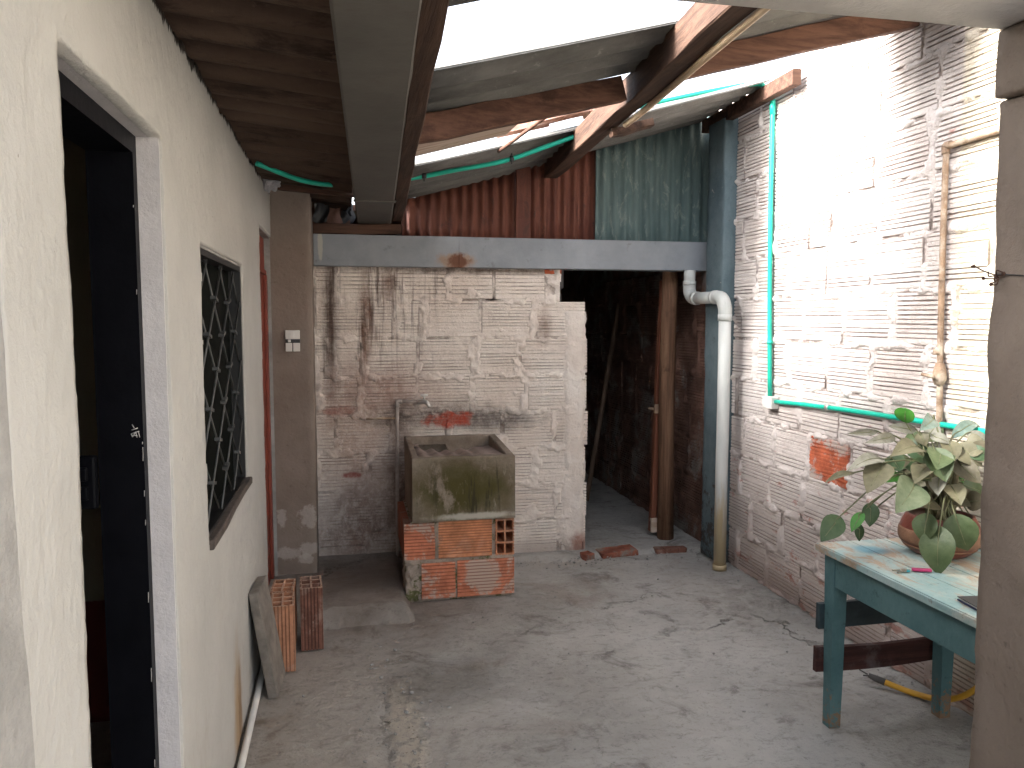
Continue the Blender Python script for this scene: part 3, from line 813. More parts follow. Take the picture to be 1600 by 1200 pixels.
# ---------------------------------------------------------------- white plastered house wall on the left
XL = -.42
house = empty('plastered_wall', (XL, 3.0, 0))
tag(house, 'cream plastered house wall with a dark doorway and a grilled window', 'wall')
DY0, DY1, DZ = 1.356, 2.035, 2.04
WY0, WY1, WZ0, WZ1 = 2.50, 3.455, .922, 1.818
RY0, RY1, RZ = 4.19, 4.80, 2.07
place_l = lambda u, v, d: (d, u, v)
def plaster_face():
    """the plaster as a finely gridded, slightly wavy face with ragged arrises at the openings"""
    wall_openings('wall_body', -3.2, 5.31, 0, 2.325, [(DY0, DY1, 0, DZ), (WY0, WY1, WZ0, WZ1), (RY0, RY1, 0, RZ)], XL-.13, XL-.006, (lambda u, v, d: (min(d, XL-.05) if u > 4.8005 else d, u, v)), M['cement'], house)
    cell = .0125
    ys = np.arange(1.09, 4.802, cell); zs = np.arange(.0025, 2.36, cell)
    Y, Z = np.meshgrid(ys, zs, indexing='ij')
    # ragged opening edges
    wy = (fbm(Y*0+1, Z*26, 31, 4)-.5)*.016; wz = (fbm(Y*26, Z*0+2, 33, 4)-.5)*.012
    Yw, Zw = Y + wy, Z + wz
    hole = ((Yw > DY0) & (Yw < DY1-.013) & (Z + .15*wz < DZ-.0135)) | ((Yw > WY0) & (Yw < WY1) & (Zw > WZ0) & (Zw < WZ1)) | ((Yw > RY0) & (Yw < RY1+.1) & (Zw < RZ))
    topw = (fbm(Y*7, Z*0, 35, 4)-.5)*.06 + (fbm(Y*60, Z*0, 36, 2)-.5)*.03
    hole |= Z > 2.345 + topw
    X = XL + (fbm(Y*2.2, Z*2.2, 37, 3)-.5)*.010 + (fbm(Y*30, Z*22, 38, 3)-.5)*.005
    ns, nz = Y.shape; idx = np.arange(ns*nz).reshape(ns, nz); ok = ~hole
    q = ok[:-1, :-1] & ok[1:, :-1] & ok[1:, 1:] & ok[:-1, 1:]
    F = np.stack([idx[:-1, :-1][q], idx[1:, :-1][q], idx[1:, 1:][q], idx[:-1, 1:][q]], -1)
    o = mesh_obj('plaster_coat', np.stack([X, Y, Z], -1).reshape(-1, 3).tolist(), F.tolist(), M['plaster'], smooth=True)
    bm = bmesh.new(); bm.from_mesh(o.data)                       # give the coat its thickness at every ragged edge
    bm.verts.ensure_lookup_table()
    bmesh.ops.delete(bm, geom=[v for v in bm.verts if not v.link_faces], context='VERTS')
    r = bmesh.ops.extrude_edge_only(bm, edges=[e for e in bm.edges if e.is_boundary])
    for v in r['geom']:
        if isinstance(v, bmesh.types.BMVert): v.co.x -= .03
    for f in bm.faces: f.smooth = True
    bm.to_mesh(o.data); bm.free()
    child_at(o, house)
plaster_face()
# unpainted cement strip at the near end, standing a little proud
def strip():
    vs = []; fs = []; n = 90
    for i in range(n):
        z = 2.32*i/(n-1)
        e = 1.105 - .055*max(0, z-1.0) + (float(fbm(np.array(z*9), np.array(.5), 41))-.5)*.012
        vs += [(XL+.012, -3.2, z), (XL+.012, .7, z), (XL+.012, e-.012, z), (XL-.004, e+.01, z)]
    for i in range(n-1):
        for k in range(3): fs.append((i*4+k, i*4+k+1, (i+1)*4+k+1, (i+1)*4+k))
    child_at(mesh_obj('bare_plaster_strip', vs, fs, M['cement'], smooth=False), house)
strip()
# door reveal (grey-white render) and black steel frame
rv = M['jamb_plaster']
box('door_reveal', (XL-.128, DY1-.012, 0), (XL-.005, DY1+.004, DZ-.0125), rv, house)
box('door_reveal', (XL-.128, DY0+.0, DZ-.012), (XL-.012, DY1+.004, DZ+.004), rv, house)
df = wall_openings('door_frame', DY0-.02, DY1-.013, 0, DZ-.013, [(DY0+.012, DY1-.046, -1, DZ-.055)], XL-.155, XL-.055, place_l, M['black_paint'], house)
lk = box('lock_plate', (XL-.215, DY1-.072, 1.16), (XL-.156, DY1-.045, 1.285), M['black_paint'], bev=.006); child_at(lk, df)
for (y, z) in ((0, 1.20), (0, 1.245)):
    q = box('lock_bolt', (XL-.205, DY1-.085, z-.016), (XL-.170, DY1-.073, z+.016), M['black_paint'], bev=.004); child_at(q, df)
# thin letters scratched through the paint: V A I, and chipped specks down the edge
def scratch(p, q, w=.0016):
    y = DY1-.0470
    child_at(tube('paint_scratch', [(p[0], y, p[1]), (q[0], y, q[1])], w, M['scratch'], n=5), df)
sx, sz = SCR
for a, b in (((-.010, .030), (-.004, .018)), ((.006, .018), (-.012, .012)),
             ((.010, .008), (-.014, .000)), ((-.014, .000), (-.010, -.010)), ((-.010, -.010), (.000, .006)), ((.000, .006), (.003, -.012)), ((.008, .006), (.011, -.012)), ((-.012, -.004), (.004, -.006))):
    scratch((sx+a[0]*.75, sz+a[1]*.75), (sx+b[0]*.75, sz+b[1]*.75), .0011)
for k in range(16):
    z = random.uniform(.2, 1.9); scratch((XL-.0575, z), (XL-.0570, z+random.uniform(.004, .03)), .0010)
# room behind the door: walls, ceiling and floor in one shell open to the doorway
bm = bmesh.new()
bx(bm, (-3.3, 3.30, 0), (XL-.131, 3.42, 2.30)); bx(bm, (-3.42, -.6, 0), (-3.3, 3.42, 2.30)); bx(bm, (-3.3, -.6, 0), (XL-.131, -.48, 2.30)); bx(bm, (-3.42, -.6, 2.302), (XL-.131, 3.42, 2.322))
child_at(bm_obj('room_shell', bm, M['room']), house)
# window: iron frame, glass, crossed bars with clips, dark sill
wx = XL - .016
win = wall_openings('window', WY0-.004, WY1+.004, WZ0-.004, WZ1+.004, [(WY0+.010, WY1-.014, WZ0+.02, WZ1-.020)], XL-.08, XL-.007, place_l, M['window_iron'], house)
child_at(box('window_pane', (XL-.062, WY0+.005, WZ0+.005), (XL-.054, WY1-.005, WZ1-.005), M['glass']), win)
def bars():
    y0, y1, z0, z1 = WY0+.022, WY1-.022, WZ0+.03, WZ1-.028
    py, pz = (y1-y0)/3.0, (z1-z0)/3.5
    sl = pz/py
    for sgn in (1, -1):
        for k in range(-4, 9):
            # line z = zc + sgn*sl*(y-y0)*... clipped to the frame
            zc = z0 + k*pz if sgn < 0 else z0 + (k-4)*pz
            pts = []
            ya, yb = y0, y1
            za, zb = zc + sgn*sl*0, zc + sgn*sl*(y1-y0)
            dz = zb - za
            t0, t1 = 0.0, 1.0
            for (lo, hi) in ((z0, z1),):
                ta, tb = (lo-za)/dz, (hi-za)/dz
                t0, t1 = max(t0, min(ta, tb)), min(t1, max(ta, tb))
            if t1 - t0 < .08: continue
            a = (wx + .004*sgn, ya+(yb-ya)*t0, za+dz*t0); b = (wx + .004*sgn, ya+(yb-ya)*t1, za+dz*t1)
            child_at(tube('grille_bar', [a, b], .0036, M['grille'], n=6), win)
    for i in range(0, 4):
        for j in range(0, 9):
            y = y0 + i*py + (py/2 if j % 2 else 0); z = z0 + j*pz/2
            if not (y0+.03 < y < y1-.02 and z0+.03 < z < z1-.03): continue
            child_at(box('grille_clip', (wx-.009, y-.026, z-.005), (wx+.010, y+.026, z+.005), M['grille'], rot=Matrix.Rotation(.22*(-1)**(i+j), 3, 'X')), win)
bars()
child_at(beam('window_sill', (XL-.006, WY0-.005, WZ0-.006), (XL-.004, WY1+.02, WZ0-.002), .04, .030, M['sill'], seg=4), win)
# red door in the narrow opening beside the brown column
rd = box('red_door', (XL-.075, RY0+.002, .05), (XL-.04, RY1-.003, RZ-.004), M['red_paint'], house)
child_at(box('door_rail', (XL-.040, RY0+.01, 1.86), (XL-.028, RY1-.01, 1.885), M['red_paint'], bev=.003), rd)
child_at(box('door_stile', (XL-.040, RY1-.075, .05), (XL-.024, RY1-.012, 1.858), M['red_paint'], bev=.003), rd)

# ---------------------------------------------------------------- brown rendered column at the back left
def rough_column(name, lo, hi, mat, seed, parent=None, amp=.008, seg=.035):
    lo = Vector(lo); hi = Vector(hi); s = hi-lo
    bm = bmesh.new(); bmesh.ops.create_cube(bm, size=1)
    for v in bm.verts: v.co = Vector((v.co.x*s.x, v.co.y*s.y, v.co.z*s.z)) + (lo+hi)/2
    es = [e for e in bm.edges]
    bmesh.ops.bevel(bm, geom=es, offset=.006, segments=1, affect='EDGES')
    for axis in range(3):
        n = int(s[axis]/seg)
        for k in range(1, n):
            co = Vector((0, 0, 0)); co[axis] = lo[axis] + s[axis]*k/n; no = Vector((0, 0, 0)); no[axis] = 1
            bmesh.ops.bisect_plane(bm, geom=bm.verts[:]+bm.edges[:]+bm.faces[:], plane_co=co, plane_no=no)
    from mathutils import noise as mn
    for v in bm.verts:
        p = v.co*9 + Vector((seed, 0, 0)); q = v.co*30
        v.co += Vector((mn.noise(p), mn.noise(p+Vector((5, 5, 5))), 0))*amp + Vector((mn.noise(q), mn.noise(q+Vector((7, 3, 1))), 0))*amp*.5
    o = bm_obj(name, bm, mat, None, smooth=True)
    if parent is not None: child_at(o, parent)
    return o
colm = rough_column('rendered_column', (-.465, 4.805, .0), (-.195, 5.09, 2.42), M['brown_render'], 3, amp=.004)
tag(colm, 'flat brown-grey rendered column with a light switch, at the back left corner', 'column')

# ---------------------------------------------------------------- back wall of white painted ridged bricks
YB = 5.13
bw = empty('brick_wall', (.6, YB, 0))
tag(bw, 'stained white painted ridged-brick back wall behind the laundry sink', 'wall')
okb = lambda s, z: (s < 1.405) or (s < 1.585 and z < 1.656)
rects, TB = brick_wall(bw, (0, YB, 0), 0, -.20, 1.60, 1.935, M['back_paint'], okb, seed=3, smear=.56, z0=.0, jag=.035, cell=.009)
core(bw, TB, [(-.20, 1.395, 0, 1.94, .014, .14), (1.395, 1.575, 0, 1.65, .012, .14)], M['back_paint'])
# bulging rough pier at the free end of the wall, and loose brick bits on top
def pier():
    vs = []; fs = []; nz, na = 150, 10
    for i in range(nz):
        z = 1.656*i/(nz-1)
        w0 = 1.425 + (float(fbm(np.array(.3), np.array(z*7), 51))-.5)*.09; w1 = 1.588 + (float(fbm(np.array(.3), np.array(z*16), 52))-.5)*.035
        for k in range(na):
            t = k/(na-1); x = w0 + (w1-w0)*t
            bul = min(1, min(t, 1-t*.98)*5+.02)
            d = .022*bul + (float(fbm(np.array(x*25), np.array(z*16), 53))-.5)*.022*bul
            vs.append((x, .008 - d, z))
        vs.append((w1+.004, .06, z)); vs.append((w1, .13, z))
    m = na+2
    for i in range(nz-1):
        for k in range(m-1): fs.append((i*m+k, i*m+k+1, (i+1)*m+k+1, (i+1)*m+k))
    fs.append(tuple((nz-1)*m+k for k in range(m)))
    o = mesh_obj('rough_pier', vs, fs, M['back_paint'], smooth=True); o.location = (0, YB, 0); child_at(o, bw)
pier()
child_at(box('loose_brick', (1.30, YB-.005, 1.905), (1.415, YB+.10, 1.934), M['bare_brick'], bev=.004, jit=.003), bw)

# ---------------------------------------------------------------- long wall on the right
XR = 2.45
rw = empty('brick_wall', (XR, 3.5, 0))
tag(rw, 'tall white painted ridged-brick wall on the right with green conduit', 'wall')
# frame: s runs towards the camera (s = -y), face looks along -x
rects, TR = brick_wall(rw, (XR, 0, 0), -math.pi/2, -4.95, -1.30, 3.04, M['wall_paint'], lambda s, z: True, seed=5, smear=.30, lipk=.62,
                       bare=[(-3.70, .83)], cell=.0105)
core(rw, TR, [(-4.95, -1.30, 0, 3.05, .014, .15), (-5.30, -4.951, 1.96, 3.05, .03, .15), (-1.299, .60, 0, 3.05, .0, .15)], M['wall_paint'])  # last box: unseen near stretch, added to shade the house wall
# passage beyond: the same line of wall, unpainted and in the dark
pw = empty('brick_wall', (XR, 7, 0))
tag(pw, 'dark unpainted brick wall inside the passage behind the log post', 'wall')
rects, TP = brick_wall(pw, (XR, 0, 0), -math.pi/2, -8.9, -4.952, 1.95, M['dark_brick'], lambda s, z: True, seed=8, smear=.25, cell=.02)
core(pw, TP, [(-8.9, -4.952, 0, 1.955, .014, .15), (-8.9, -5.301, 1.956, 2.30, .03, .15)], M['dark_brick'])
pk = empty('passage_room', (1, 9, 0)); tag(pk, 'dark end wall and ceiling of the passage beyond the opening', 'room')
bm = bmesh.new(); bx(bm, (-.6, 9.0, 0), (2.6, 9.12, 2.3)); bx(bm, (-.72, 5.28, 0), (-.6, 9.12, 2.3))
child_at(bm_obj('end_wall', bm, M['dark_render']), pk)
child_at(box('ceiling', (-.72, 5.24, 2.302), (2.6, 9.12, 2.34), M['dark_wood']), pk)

# ---------------------------------------------------------------- near column and lintel at the right
nc = empty('near_column', (1.7, 1.45, 0))
tag(nc, 'rough brown rendered column at the right edge, close to the camera', 'column')
rough_column('column_shaft', (1.512, 1.35, 0), (1.80, 1.622, 2.112), M['column_render'], 9, nc, amp=.006, seg=.03)
rough_column('capital', (1.487, 1.33, 2.114), (1.82, 1.615, 2.268), M['column_render'], 12, nc, amp=.006, seg=.04)
lt = rough_column('lintel', (-.40, 1.33, 2.27), (2.435, 1.615, 2.50), M['lintel_paint'], 15, amp=.003, seg=.08)
tag(lt, 'pale painted lintel across the top right, resting on the near column', 'lintel')

# ---------------------------------------------------------------- steel beam and blue post at the back
sb = empty('steel_beam', (1.1, 5.1, 1.93)); tag(sb, 'grey-blue painted steel beam with a rust spot over the back wall', 'beam')
box('beam_body', (-.192, 5.065, 1.936), (2.45, 5.21, 2.132), M['steel'], sb, bev=.006)
child_at(box('weld_seam', (.716, 5.061, 1.94), (.722, 5.066, 2.13), M['steel'], bev=.001), sb)
bp = rough_column('blue_post', (2.366, 4.70, 0), (2.475, 4.94, 2.88), M['blue_post'], 21, amp=.006, seg=.04)
tag(bp, 'flaking blue-grey painted concrete post beside the drainpipe', 'post')

# ================================================================ ROOFS
RS = 0.285
def rz_at(x): return 2.277 + RS*x            # underside plane of the lean-to roof, rising to the right
slope = Vector((1, 0, RS)).normalized()
roof = empty('lean_to_roof', (1.3, 3.5, 2.6))
tag(roof, 'half-open lean-to roof of grey corrugated sheets on reddish timbers', 'roof')
def sheet(y0, y1, x0, x1, mat, dz=.0, pitch=.177, amp=.022, name='roof_sheet', skew=0.0):
    org = (x0, y0, rz_at(x0)+dz+amp+.004)
    return corrugated(name, org, (1, skew, RS), (0, 1, 0), (x1-x0)/slope.x, y1-y0, pitch, amp, mat, roof, sag=.012, ragged=.02)
sheet(4.10, 5.20, .26, 2.40, M['fibre_grey'], dz=-.022, skew=.062)
sheet(2.525, 3.13, .19, 2.44, M['fibre_grey'], dz=-.004, skew=.07)
sheet(.75, 1.955, .14, 2.44, M['fibre_grey'], skew=.0)
# timbers
beam('rafter', (.235, 2.985, rz_at(.235)-.052), (1.12, 3.16, rz_at(1.12)-.054), .055, .100, M['rafter_wood'], roof)
beam('rafter', (1.26, 2.985, rz_at(1.26)-.054), (2.43, 3.10, rz_at(2.43)-.054), .055, .100, M['rafter_wood'], roof)
beam('purlin', (1.085, 1.63, 2.535), (1.325, 5.06, 2.575), .085, .115, M['purlin_wood'], roof, seg=14, jit=.004)
beam('wall_plate', (2.385, 3.93, rz_at(2.385)-.055), (2.395, 5.05, rz_at(2.385)-.060), .05, .085, M['dark_wood'], roof)
beam('edge_timber', (.185, 1.63, 2.275), (.330, 5.10, 2.255), .062, .065, M['purlin_wood'], roof, seg=14, jit=.004)
# dusty pale board patching the roof beyond the rafter, and a loose stick under it
def board():
    bm = bmesh.new(); bx(bm, (0, 0, 0), (.60, .74, .012), .002, .002)
    o = bm_obj('patch_board', bm, M['pale_board']); o.rotation_euler = (0, -math.atan(RS), .06)
    o.location = (.26, 3.16, rz_at(.26)+.004)
    m = o.matrix_basis.copy(); child_at(o, roof)
board()
child_at(tube('roof_stick', [(.80, 4.16, 2.485), (.95, 3.62, 2.56)], .009, M['rafter_wood'], n=6), roof)
cane = tube('cane', catmull([(1.145, 1.7, 2.475), (1.19, 2.4, 2.48), (1.25, 3.2, 2.487), (1.265, 3.5, 2.49)], 5), .014, M['cane'], n=8)
tag(cane, 'thin pale cane tied along the right side of the dark roof purlin', 'cane')
cl = beam('timber_offcut', (1.235, 3.62, 2.478), (1.43, 3.60, 2.53), .07, .035, M['purlin_wood'], seg=3, jit=.006)
tag(cl, 'short timber offcut wedged beside the purlin where it meets the sky gap', 'offcut')
# old tiles lying on the far sheet, seen through the gap
for k, (x, y, z, a) in enumerate([(.98, 4.27, .095, .1), (1.14, 4.22, .10, -.05), (1.30, 4.25, .10, .15), (1.16, 4.30, .175, -.1), (1.47, 4.27, .085, .05)]):
    vs = []; fs = []
    for i in range(2):
        for j in range(9):
            t = math.pi*j/8
            for rr in (.075, .062):
                vs.append((-.16+.32*i, rr*math.cos(t)*(1 if i else .85), rr*math.sin(t)))
    for j in range(8):
        a0 = j*2; fs += [(a0, a0+2, 18+a0+2, 18+a0), (a0+1, 18+a0+1, 18+a0+3, a0+3), (a0, a0+1, a0+3, a0+2), (18+a0, 18+a0+2, 18+a0+3, 18+a0+1)]
    fs += [(0, 18, 19, 1), (16, 17, 35, 34)]
    t = mesh_obj('roof_tile', vs, fs, M['tile'], smooth=False)
    t.location = (x, y, rz_at(x)+z-.02); t.rotation_euler = (0, -math.atan(RS), a)
    tag(t, ['old clay roof tile in the sky gap, lowest at the left', 'old clay roof tile in the sky gap, second along the sheet edge', 'old clay roof tile in the sky gap, beside the purlin', 'old clay roof tile lying on top of the others in the sky gap', 'old clay roof tile just right of the purlin, in the sky gap'][k], 'roof tile', 'old tiles lying on the far roof sheet')

# left roof, sloping gently down towards the gutter
lr = empty('eaves_roof', (-.2, 3, 2.36)); tag(lr, 'sooty brown corrugated eaves roof between the house wall and grey gutter', 'roof')
def eaves(y0, y1, dz):
    corrugated('roof_sheet', (-3.2, y0, 2.355+.10*2.78+dz), (3.2, 0, -.10*3.2), (0, 1, 0), 3.262, y1-y0, .177, .023, M['fibre_brown'], lr, along=6)
eaves(-1.6, 1.30, .0); eaves(1.25, 3.02, .009); eaves(2.97, 4.40, .0); eaves(4.36, 5.25, .009)
beam('roof_batten', (-.41, 4.62, 2.352), (.06, 4.62, 2.318), .05, .05, M['dark_wood'], lr)

# the long grey gutter beam
gt = empty('gutter_beam', (.1, 3.4, 2.2)); tag(gt, 'long dull grey gutter beam running away under the roof valley', 'gutter')
def gutter():
    a = [(-.025, 1.63), (.150, 1.63)]; b = [(.078, 5.13), (.290, 5.13)]
    z0a, z0b = 2.235, 2.205; n = 12; vs = []; fs = []
    for i in range(n+1):
        t = i/n; xl = a[0][0]+(b[0][0]-a[0][0])*t; xr = a[1][0]+.012+(b[1][0]-a[1][0]-.012)*t; y = a[0][1]+(b[0][1]-a[0][1])*t
        z = z0a+(z0b-z0a)*t + .004*math.sin(t*7)
        c = .008
        vs += [(xl, y, z+.105), (xl, y, z+c), (xl+c, y, z), (xr-c, y, z), (xr, y, z+c), (xr, y, z+.105), (xr-.01, y, z+.105), (xr-.01, y, z+.012), (xl+.01, y, z+.012), (xl+.01, y, z+.105)]
    m = 10
    for i in range(n):
        for k in range(m): fs.append((i*m+k, i*m+(k+1) % m, (i+1)*m+(k+1) % m, (i+1)*m+k))
    fs.append(tuple(range(m))); fs.append(tuple(range(n*m+m-1, n*m-1, -1)))
    child_at(mesh_obj('gutter_trough', vs, fs, M['gutter']), gt)
    child_at(box('joint_strap', (.045, 4.15, 2.202), (.262, 4.165, 2.2135), M['gutter'], bev=.002), gt)
gutter()
wb = beam('wood_block', (-.19, 5.13, 2.166), (.352, 5.13, 2.172), .09, .062, M['dark_wood'], seg=5)
tag(wb, 'dark timber block lying on the steel beam under the gutter end', 'timber')

# gable cladding above the beam
gc = empty('gable_cladding', (1.2, 5.13, 2.13)); tag(gc, 'upright corrugated sheets, red-brown and teal, above the steel beam', 'cladding')
def clad(name, x0, x1, mat, pitch, amp, y, drop=.0):
    n = int((x1-x0)/pitch*8); vs = []; fs = []; nz = 5
    for side in (0, 1):
        for i in range(n+1):
            x = x0+(x1-x0)*i/n
            zt = rz_at(x) + .012 - drop
            for j in range(nz):
                t = j/(nz-1)
                vs.append((x, y + amp*math.sin(2*math.pi*(x-x0)/pitch) + .004*math.sin(x*9+t*4) + side*.004, 2.134+(zt-2.134)*t))
    st = (n+1)*nz
    for i in range(n):
        for j in range(nz-1):
            a = i*nz+j; fs.append((a, a+nz, a+nz+1, a+1)); fs.append((st+a, st+a+1, st+a+nz+1, st+a+nz))
    for j in range(nz-1):
        for a in (j, n*nz+j): fs.append((a, a+1, st+a+1, st+a))
    for i in range(n):
        for j in (0, nz-1):
            a = i*nz+j; fs.append((a, a+nz, st+a+nz, st+a))
    return child_at(mesh_obj(name, vs, fs, mat, smooth=True), gc)
clad('cladding_sheet', .36, 1.12, M['clad_red'], .068, .011, 5.150, .03)
clad('cladding_sheet', 1.185, 1.66, M['clad_red'], .068, .011, 5.150, -.01)
clad('cladding_sheet', 1.645, 2.478, M['clad_teal'], .076, .010, 5.118, -.02)
beam('cladding_batten', (1.15, 5.125, 2.135), (1.15, 5.125, 2.60), .10, .022, M['clad_red'], gc, up=(0, 1, 0))
# scraps of dark plastic hanging in the back left corner
hp = empty('plastic_scraps', (0, 5.1, 2.3)); tag(hp, 'dark plastic scraps hanging above the steel beam beside the column', 'plastic')
for (x0, x1, zt, zb, y, mt) in [(-.19, -.10, 2.36, 2.20, 5.16, 'black_plastic'), (-.12, -.02, 2.35, 2.20, 5.19, 'dark_brick'), (-.06, .06, 2.34, 2.205, 5.22, 'black_plastic'), (.02, .045, 2.33, 2.25, 5.14, 'black_plastic')]:
    vs = []; fs = []
    for i in range(6):
        for j in range(8):
            u = i/5; t = j/7
            vs.append((x0+(x1-x0)*u+.01*math.sin(t*6+x0*40), y+.014*math.sin(u*7+t*5+x0*30), zt+(zb-zt)*t*(1-.25*abs(u-.5))))
    for i in range(5):
        for j in range(7): fs.append((i*8+j, i*8+8+j, i*8+9+j, i*8+j+1))
    child_at(mesh_obj('plastic_scrap', vs, fs, M[mt], smooth=True), hp)

box('added_dark_panel', (-.20, 5.225, 2.15), (.035, 5.245, 2.345), M['dark_wood'], hp)  # added panel hiding the sky slit, where the corner is only shade
# plastic bag stuffed under the eaves
bm = bmesh.new(); bmesh.ops.create_icosphere(bm, subdivisions=4, radius=.055)
from mathutils import noise as mnoise
for v in bm.verts:
    n1 = mnoise.noise(v.co*38 + Vector((3, 1, 2))); n2 = abs(mnoise.noise(v.co*62+Vector((9, 4, 4))))
    v.co = v.co*(1+.30*n1-.55*n2); v.co.z *= 1.15
bag = bm_obj('plastic_bag', bm, M['bag'], smooth=False); bag.location = (-.385, 4.46, 2.345)
tag(bag, 'crumpled grey-white plastic bag stuffed under the eaves beside the column', 'bag')

# ================================================================ PIPES AND CABLES
pvc = empty('drain_pipe', (2.325, 4.575, 0)); tag(pvc, 'stained white drainpipe with two elbows beside the blue post', 'pipe')
pr_ = .039
tube('vertical_pipe', [(2.325, 4.575, 0), (2.325, 4.575, .6), (2.327, 4.575, 1.1), (2.325, 4.575, 1.64)], pr_, M['pvc'], pvc, 20)
tube('elbow', catmull([(2.325, 4.575, 1.62), (2.325, 4.58, 1.68), (2.322, 4.62, 1.735), (2.318, 4.70, 1.745)], 6), pr_+.004, M['pvc'], pvc, 20)
tube('horizontal_pipe', [(2.318, 4.69, 1.745), (2.302, 4.96, 1.745)], pr_, M['pvc'], pvc, 20)
tube('elbow', catmull([(2.303, 4.94, 1.745), (2.300, 5.00, 1.752), (2.299, 5.045, 1.79), (2.299, 5.05, 1.85)], 6), pr_+.004, M['pvc'], pvc, 20)
tube('upper_pipe', [(2.299, 5.05, 1.84), (2.299, 5.05, 1.937)], pr_, M['pvc'], pvc, 20)
for (p, q) in [((2.325, 4.575, 1.595), (2.325, 4.575, 1.635)), ((2.3185, 4.685, 1.745), (2.317, 4.715, 1.745)), ((2.304, 4.93, 1.745), (2.302, 4.96, 1.745)), ((2.299, 5.05, 1.835), (2.299, 5.05, 1.865)), ((2.325, 4.575, 0), (2.325, 4.575, .035))]:
    tube('pipe_collar', [p, q], pr_+.0055, M['pvc'], pvc, 20)

cdt = empty('green_conduit', (2.43, 4.2, 1.13)); tag(cdt, 'green plastic conduit running under the roof and down the right wall', 'conduit')
tube('roof_run', catmull([(-.40, 3.95, 2.335), (-.19, 4.15, 2.295), (.02, 4.40, 2.325), (.36, 4.40, 2.372), (.60, 4.36, 2.418), (.86, 4.31, 2.468), (1.10, 4.24, 2.548), (1.30, 4.19, 2.620), (1.42, 4.19, 2.685), (1.55, 4.26, 2.765), (1.95, 4.30, 2.880), (2.25, 4.30, 2.950)], 6), .0125, M['conduit'], cdt, 8)
tube('wall_bend', catmull([(2.25, 4.30, 2.950), (2.36, 4.29, 2.962), (2.415, 4.28, 2.93), (2.424, 4.24, 2.86)], 6), .0135, M['conduit'], cdt, 10)
tube('down_run', catmull([(2.424, 4.24, 2.86), (2.424, 4.235, 2.3), (2.426, 4.22, 1.7), (2.426, 4.19, 1.155)], 5), .0135, M['conduit'], cdt, 10)
tube('low_run', catmull([(2.426, 4.13, 1.128), (2.426, 3.75, 1.145), (2.427, 3.4, 1.155), (2.427, 2.8, 1.165), (2.427, 2.3, 1.17)], 5), .0125, M['conduit'], cdt, 10)
box('junction_box', (2.398, 4.125, 1.085), (2.447, 4.225, 1.155), M['white_plastic'], cdt, bev=.005)
for (y, z) in ((3.62, 1.149), (2.9, 1.164)):
    tube('clip', [(2.427, y-.012, z), (2.427, y+.012, z)], .017, M['tap_steel'], cdt, 10)
tube('clip', [(2.426, 4.205, 1.46), (2.426, 4.205, 1.48)], .017, M['conduit'], cdt, 10)
tube('coupling', [(2.424, 4.24, 2.78), (2.424, 4.24, 2.86)], .0165, M['conduit'], cdt, 10)
for (x, y, z) in ((.43, 4.39, 2.386), (.90, 4.30, 2.480)):
    tube('hanger', [(x, y, z-.03), (x, y, z+.06)], .004, M['black_plastic'], cdt, 6)
    tube('hanger_loop', [(x-.012, y, z), (x+.012, y, z)], .0165, M['black_plastic'], cdt, 8)

rp = empty('rusty_pipe', (2.42, 2.85, 1.2)); tag(rp, 'thin rusty painted pipe with an old valve on the right wall', 'pipe')
tube('upright_run', catmull([(2.424, 2.865, 2.315), (2.424, 2.86, 1.9), (2.426, 2.852, 1.5), (2.424, 2.838, 1.2), (2.424, 2.835, .95)], 5), .0125, M['rust'], rp, 10)
tube('top_run', catmull([(2.424, 2.865, 2.31), (2.426, 2.70, 2.315), (2.424, 2.5, 2.318), (2.424, 2.1, 2.32)], 5), .0125, M['rust'], rp, 10)
tube('pipe_elbow', catmull([(2.424, 2.865, 2.28), (2.424, 2.866, 2.312), (2.424, 2.84, 2.3135)], 4), .017, M['rust'], rp, 10)
tube('valve_body', [(2.420, 2.842, 1.33), (2.420, 2.842, 1.355), (2.420, 2.842, 1.385), (2.420, 2.842, 1.42)], [.018, .028, .026, .017], M['rust'], rp, 12)
tube('valve_spindle', [(2.415, 2.842, 1.365), (2.37, 2.85, 1.368)], .009, M['rust'], rp, 8)
tube('valve_handle', [(2.372, 2.82, 1.365), (2.372, 2.885, 1.372)], .007, M['rust'], rp, 8)
tube('pipe_union', [(2.423, 2.86, 1.455), (2.423, 2.86, 1.48)], .02, M['rust'], rp, 10)

tp = empty('tap_pipe', (.305, 5.09, 0)); tag(tp, 'old grey water pipe with a metal tap above the laundry sink', 'pipe')
tube('riser_pipe', catmull([(.303, 5.085, .04), (.306, 5.085, .5), (.312, 5.085, 1.05)], 4), .012, M['pipe_old'], tp, 10)
tube('pipe_bend', catmull([(.312, 5.085, 1.04), (.314, 5.085, 1.072), (.342, 5.085, 1.078)], 5), .016, M['pipe_old'], tp, 10)
tube('spout_pipe', [(.335, 5.085, 1.078), (.455, 5.06, 1.075)], .012, M['pipe_old'], tp, 10)
tube('side_pipe', [(.115, 5.10, .967), (.312, 5.092, .968)], .007, M['rust'], tp, 8)
tube('tap_body', catmull([(.445, 5.06, 1.075), (.475, 5.045, 1.078), (.50, 5.03, 1.07), (.512, 5.025, 1.045)], 4), [.014, .016, .017, .017, .017, .016, .015, .014, .013, .013, .012, .012, .012], M['tap_steel'], tp, 12)
tube('tap_spindle', [(.482, 5.042, 1.085), (.482, 5.042, 1.115)], .007, M['tap_steel'], tp, 8)
tube('tap_handle', [(.458, 5.042, 1.118), (.506, 5.042, 1.118)], .008, M['white_plastic'], tp, 8)

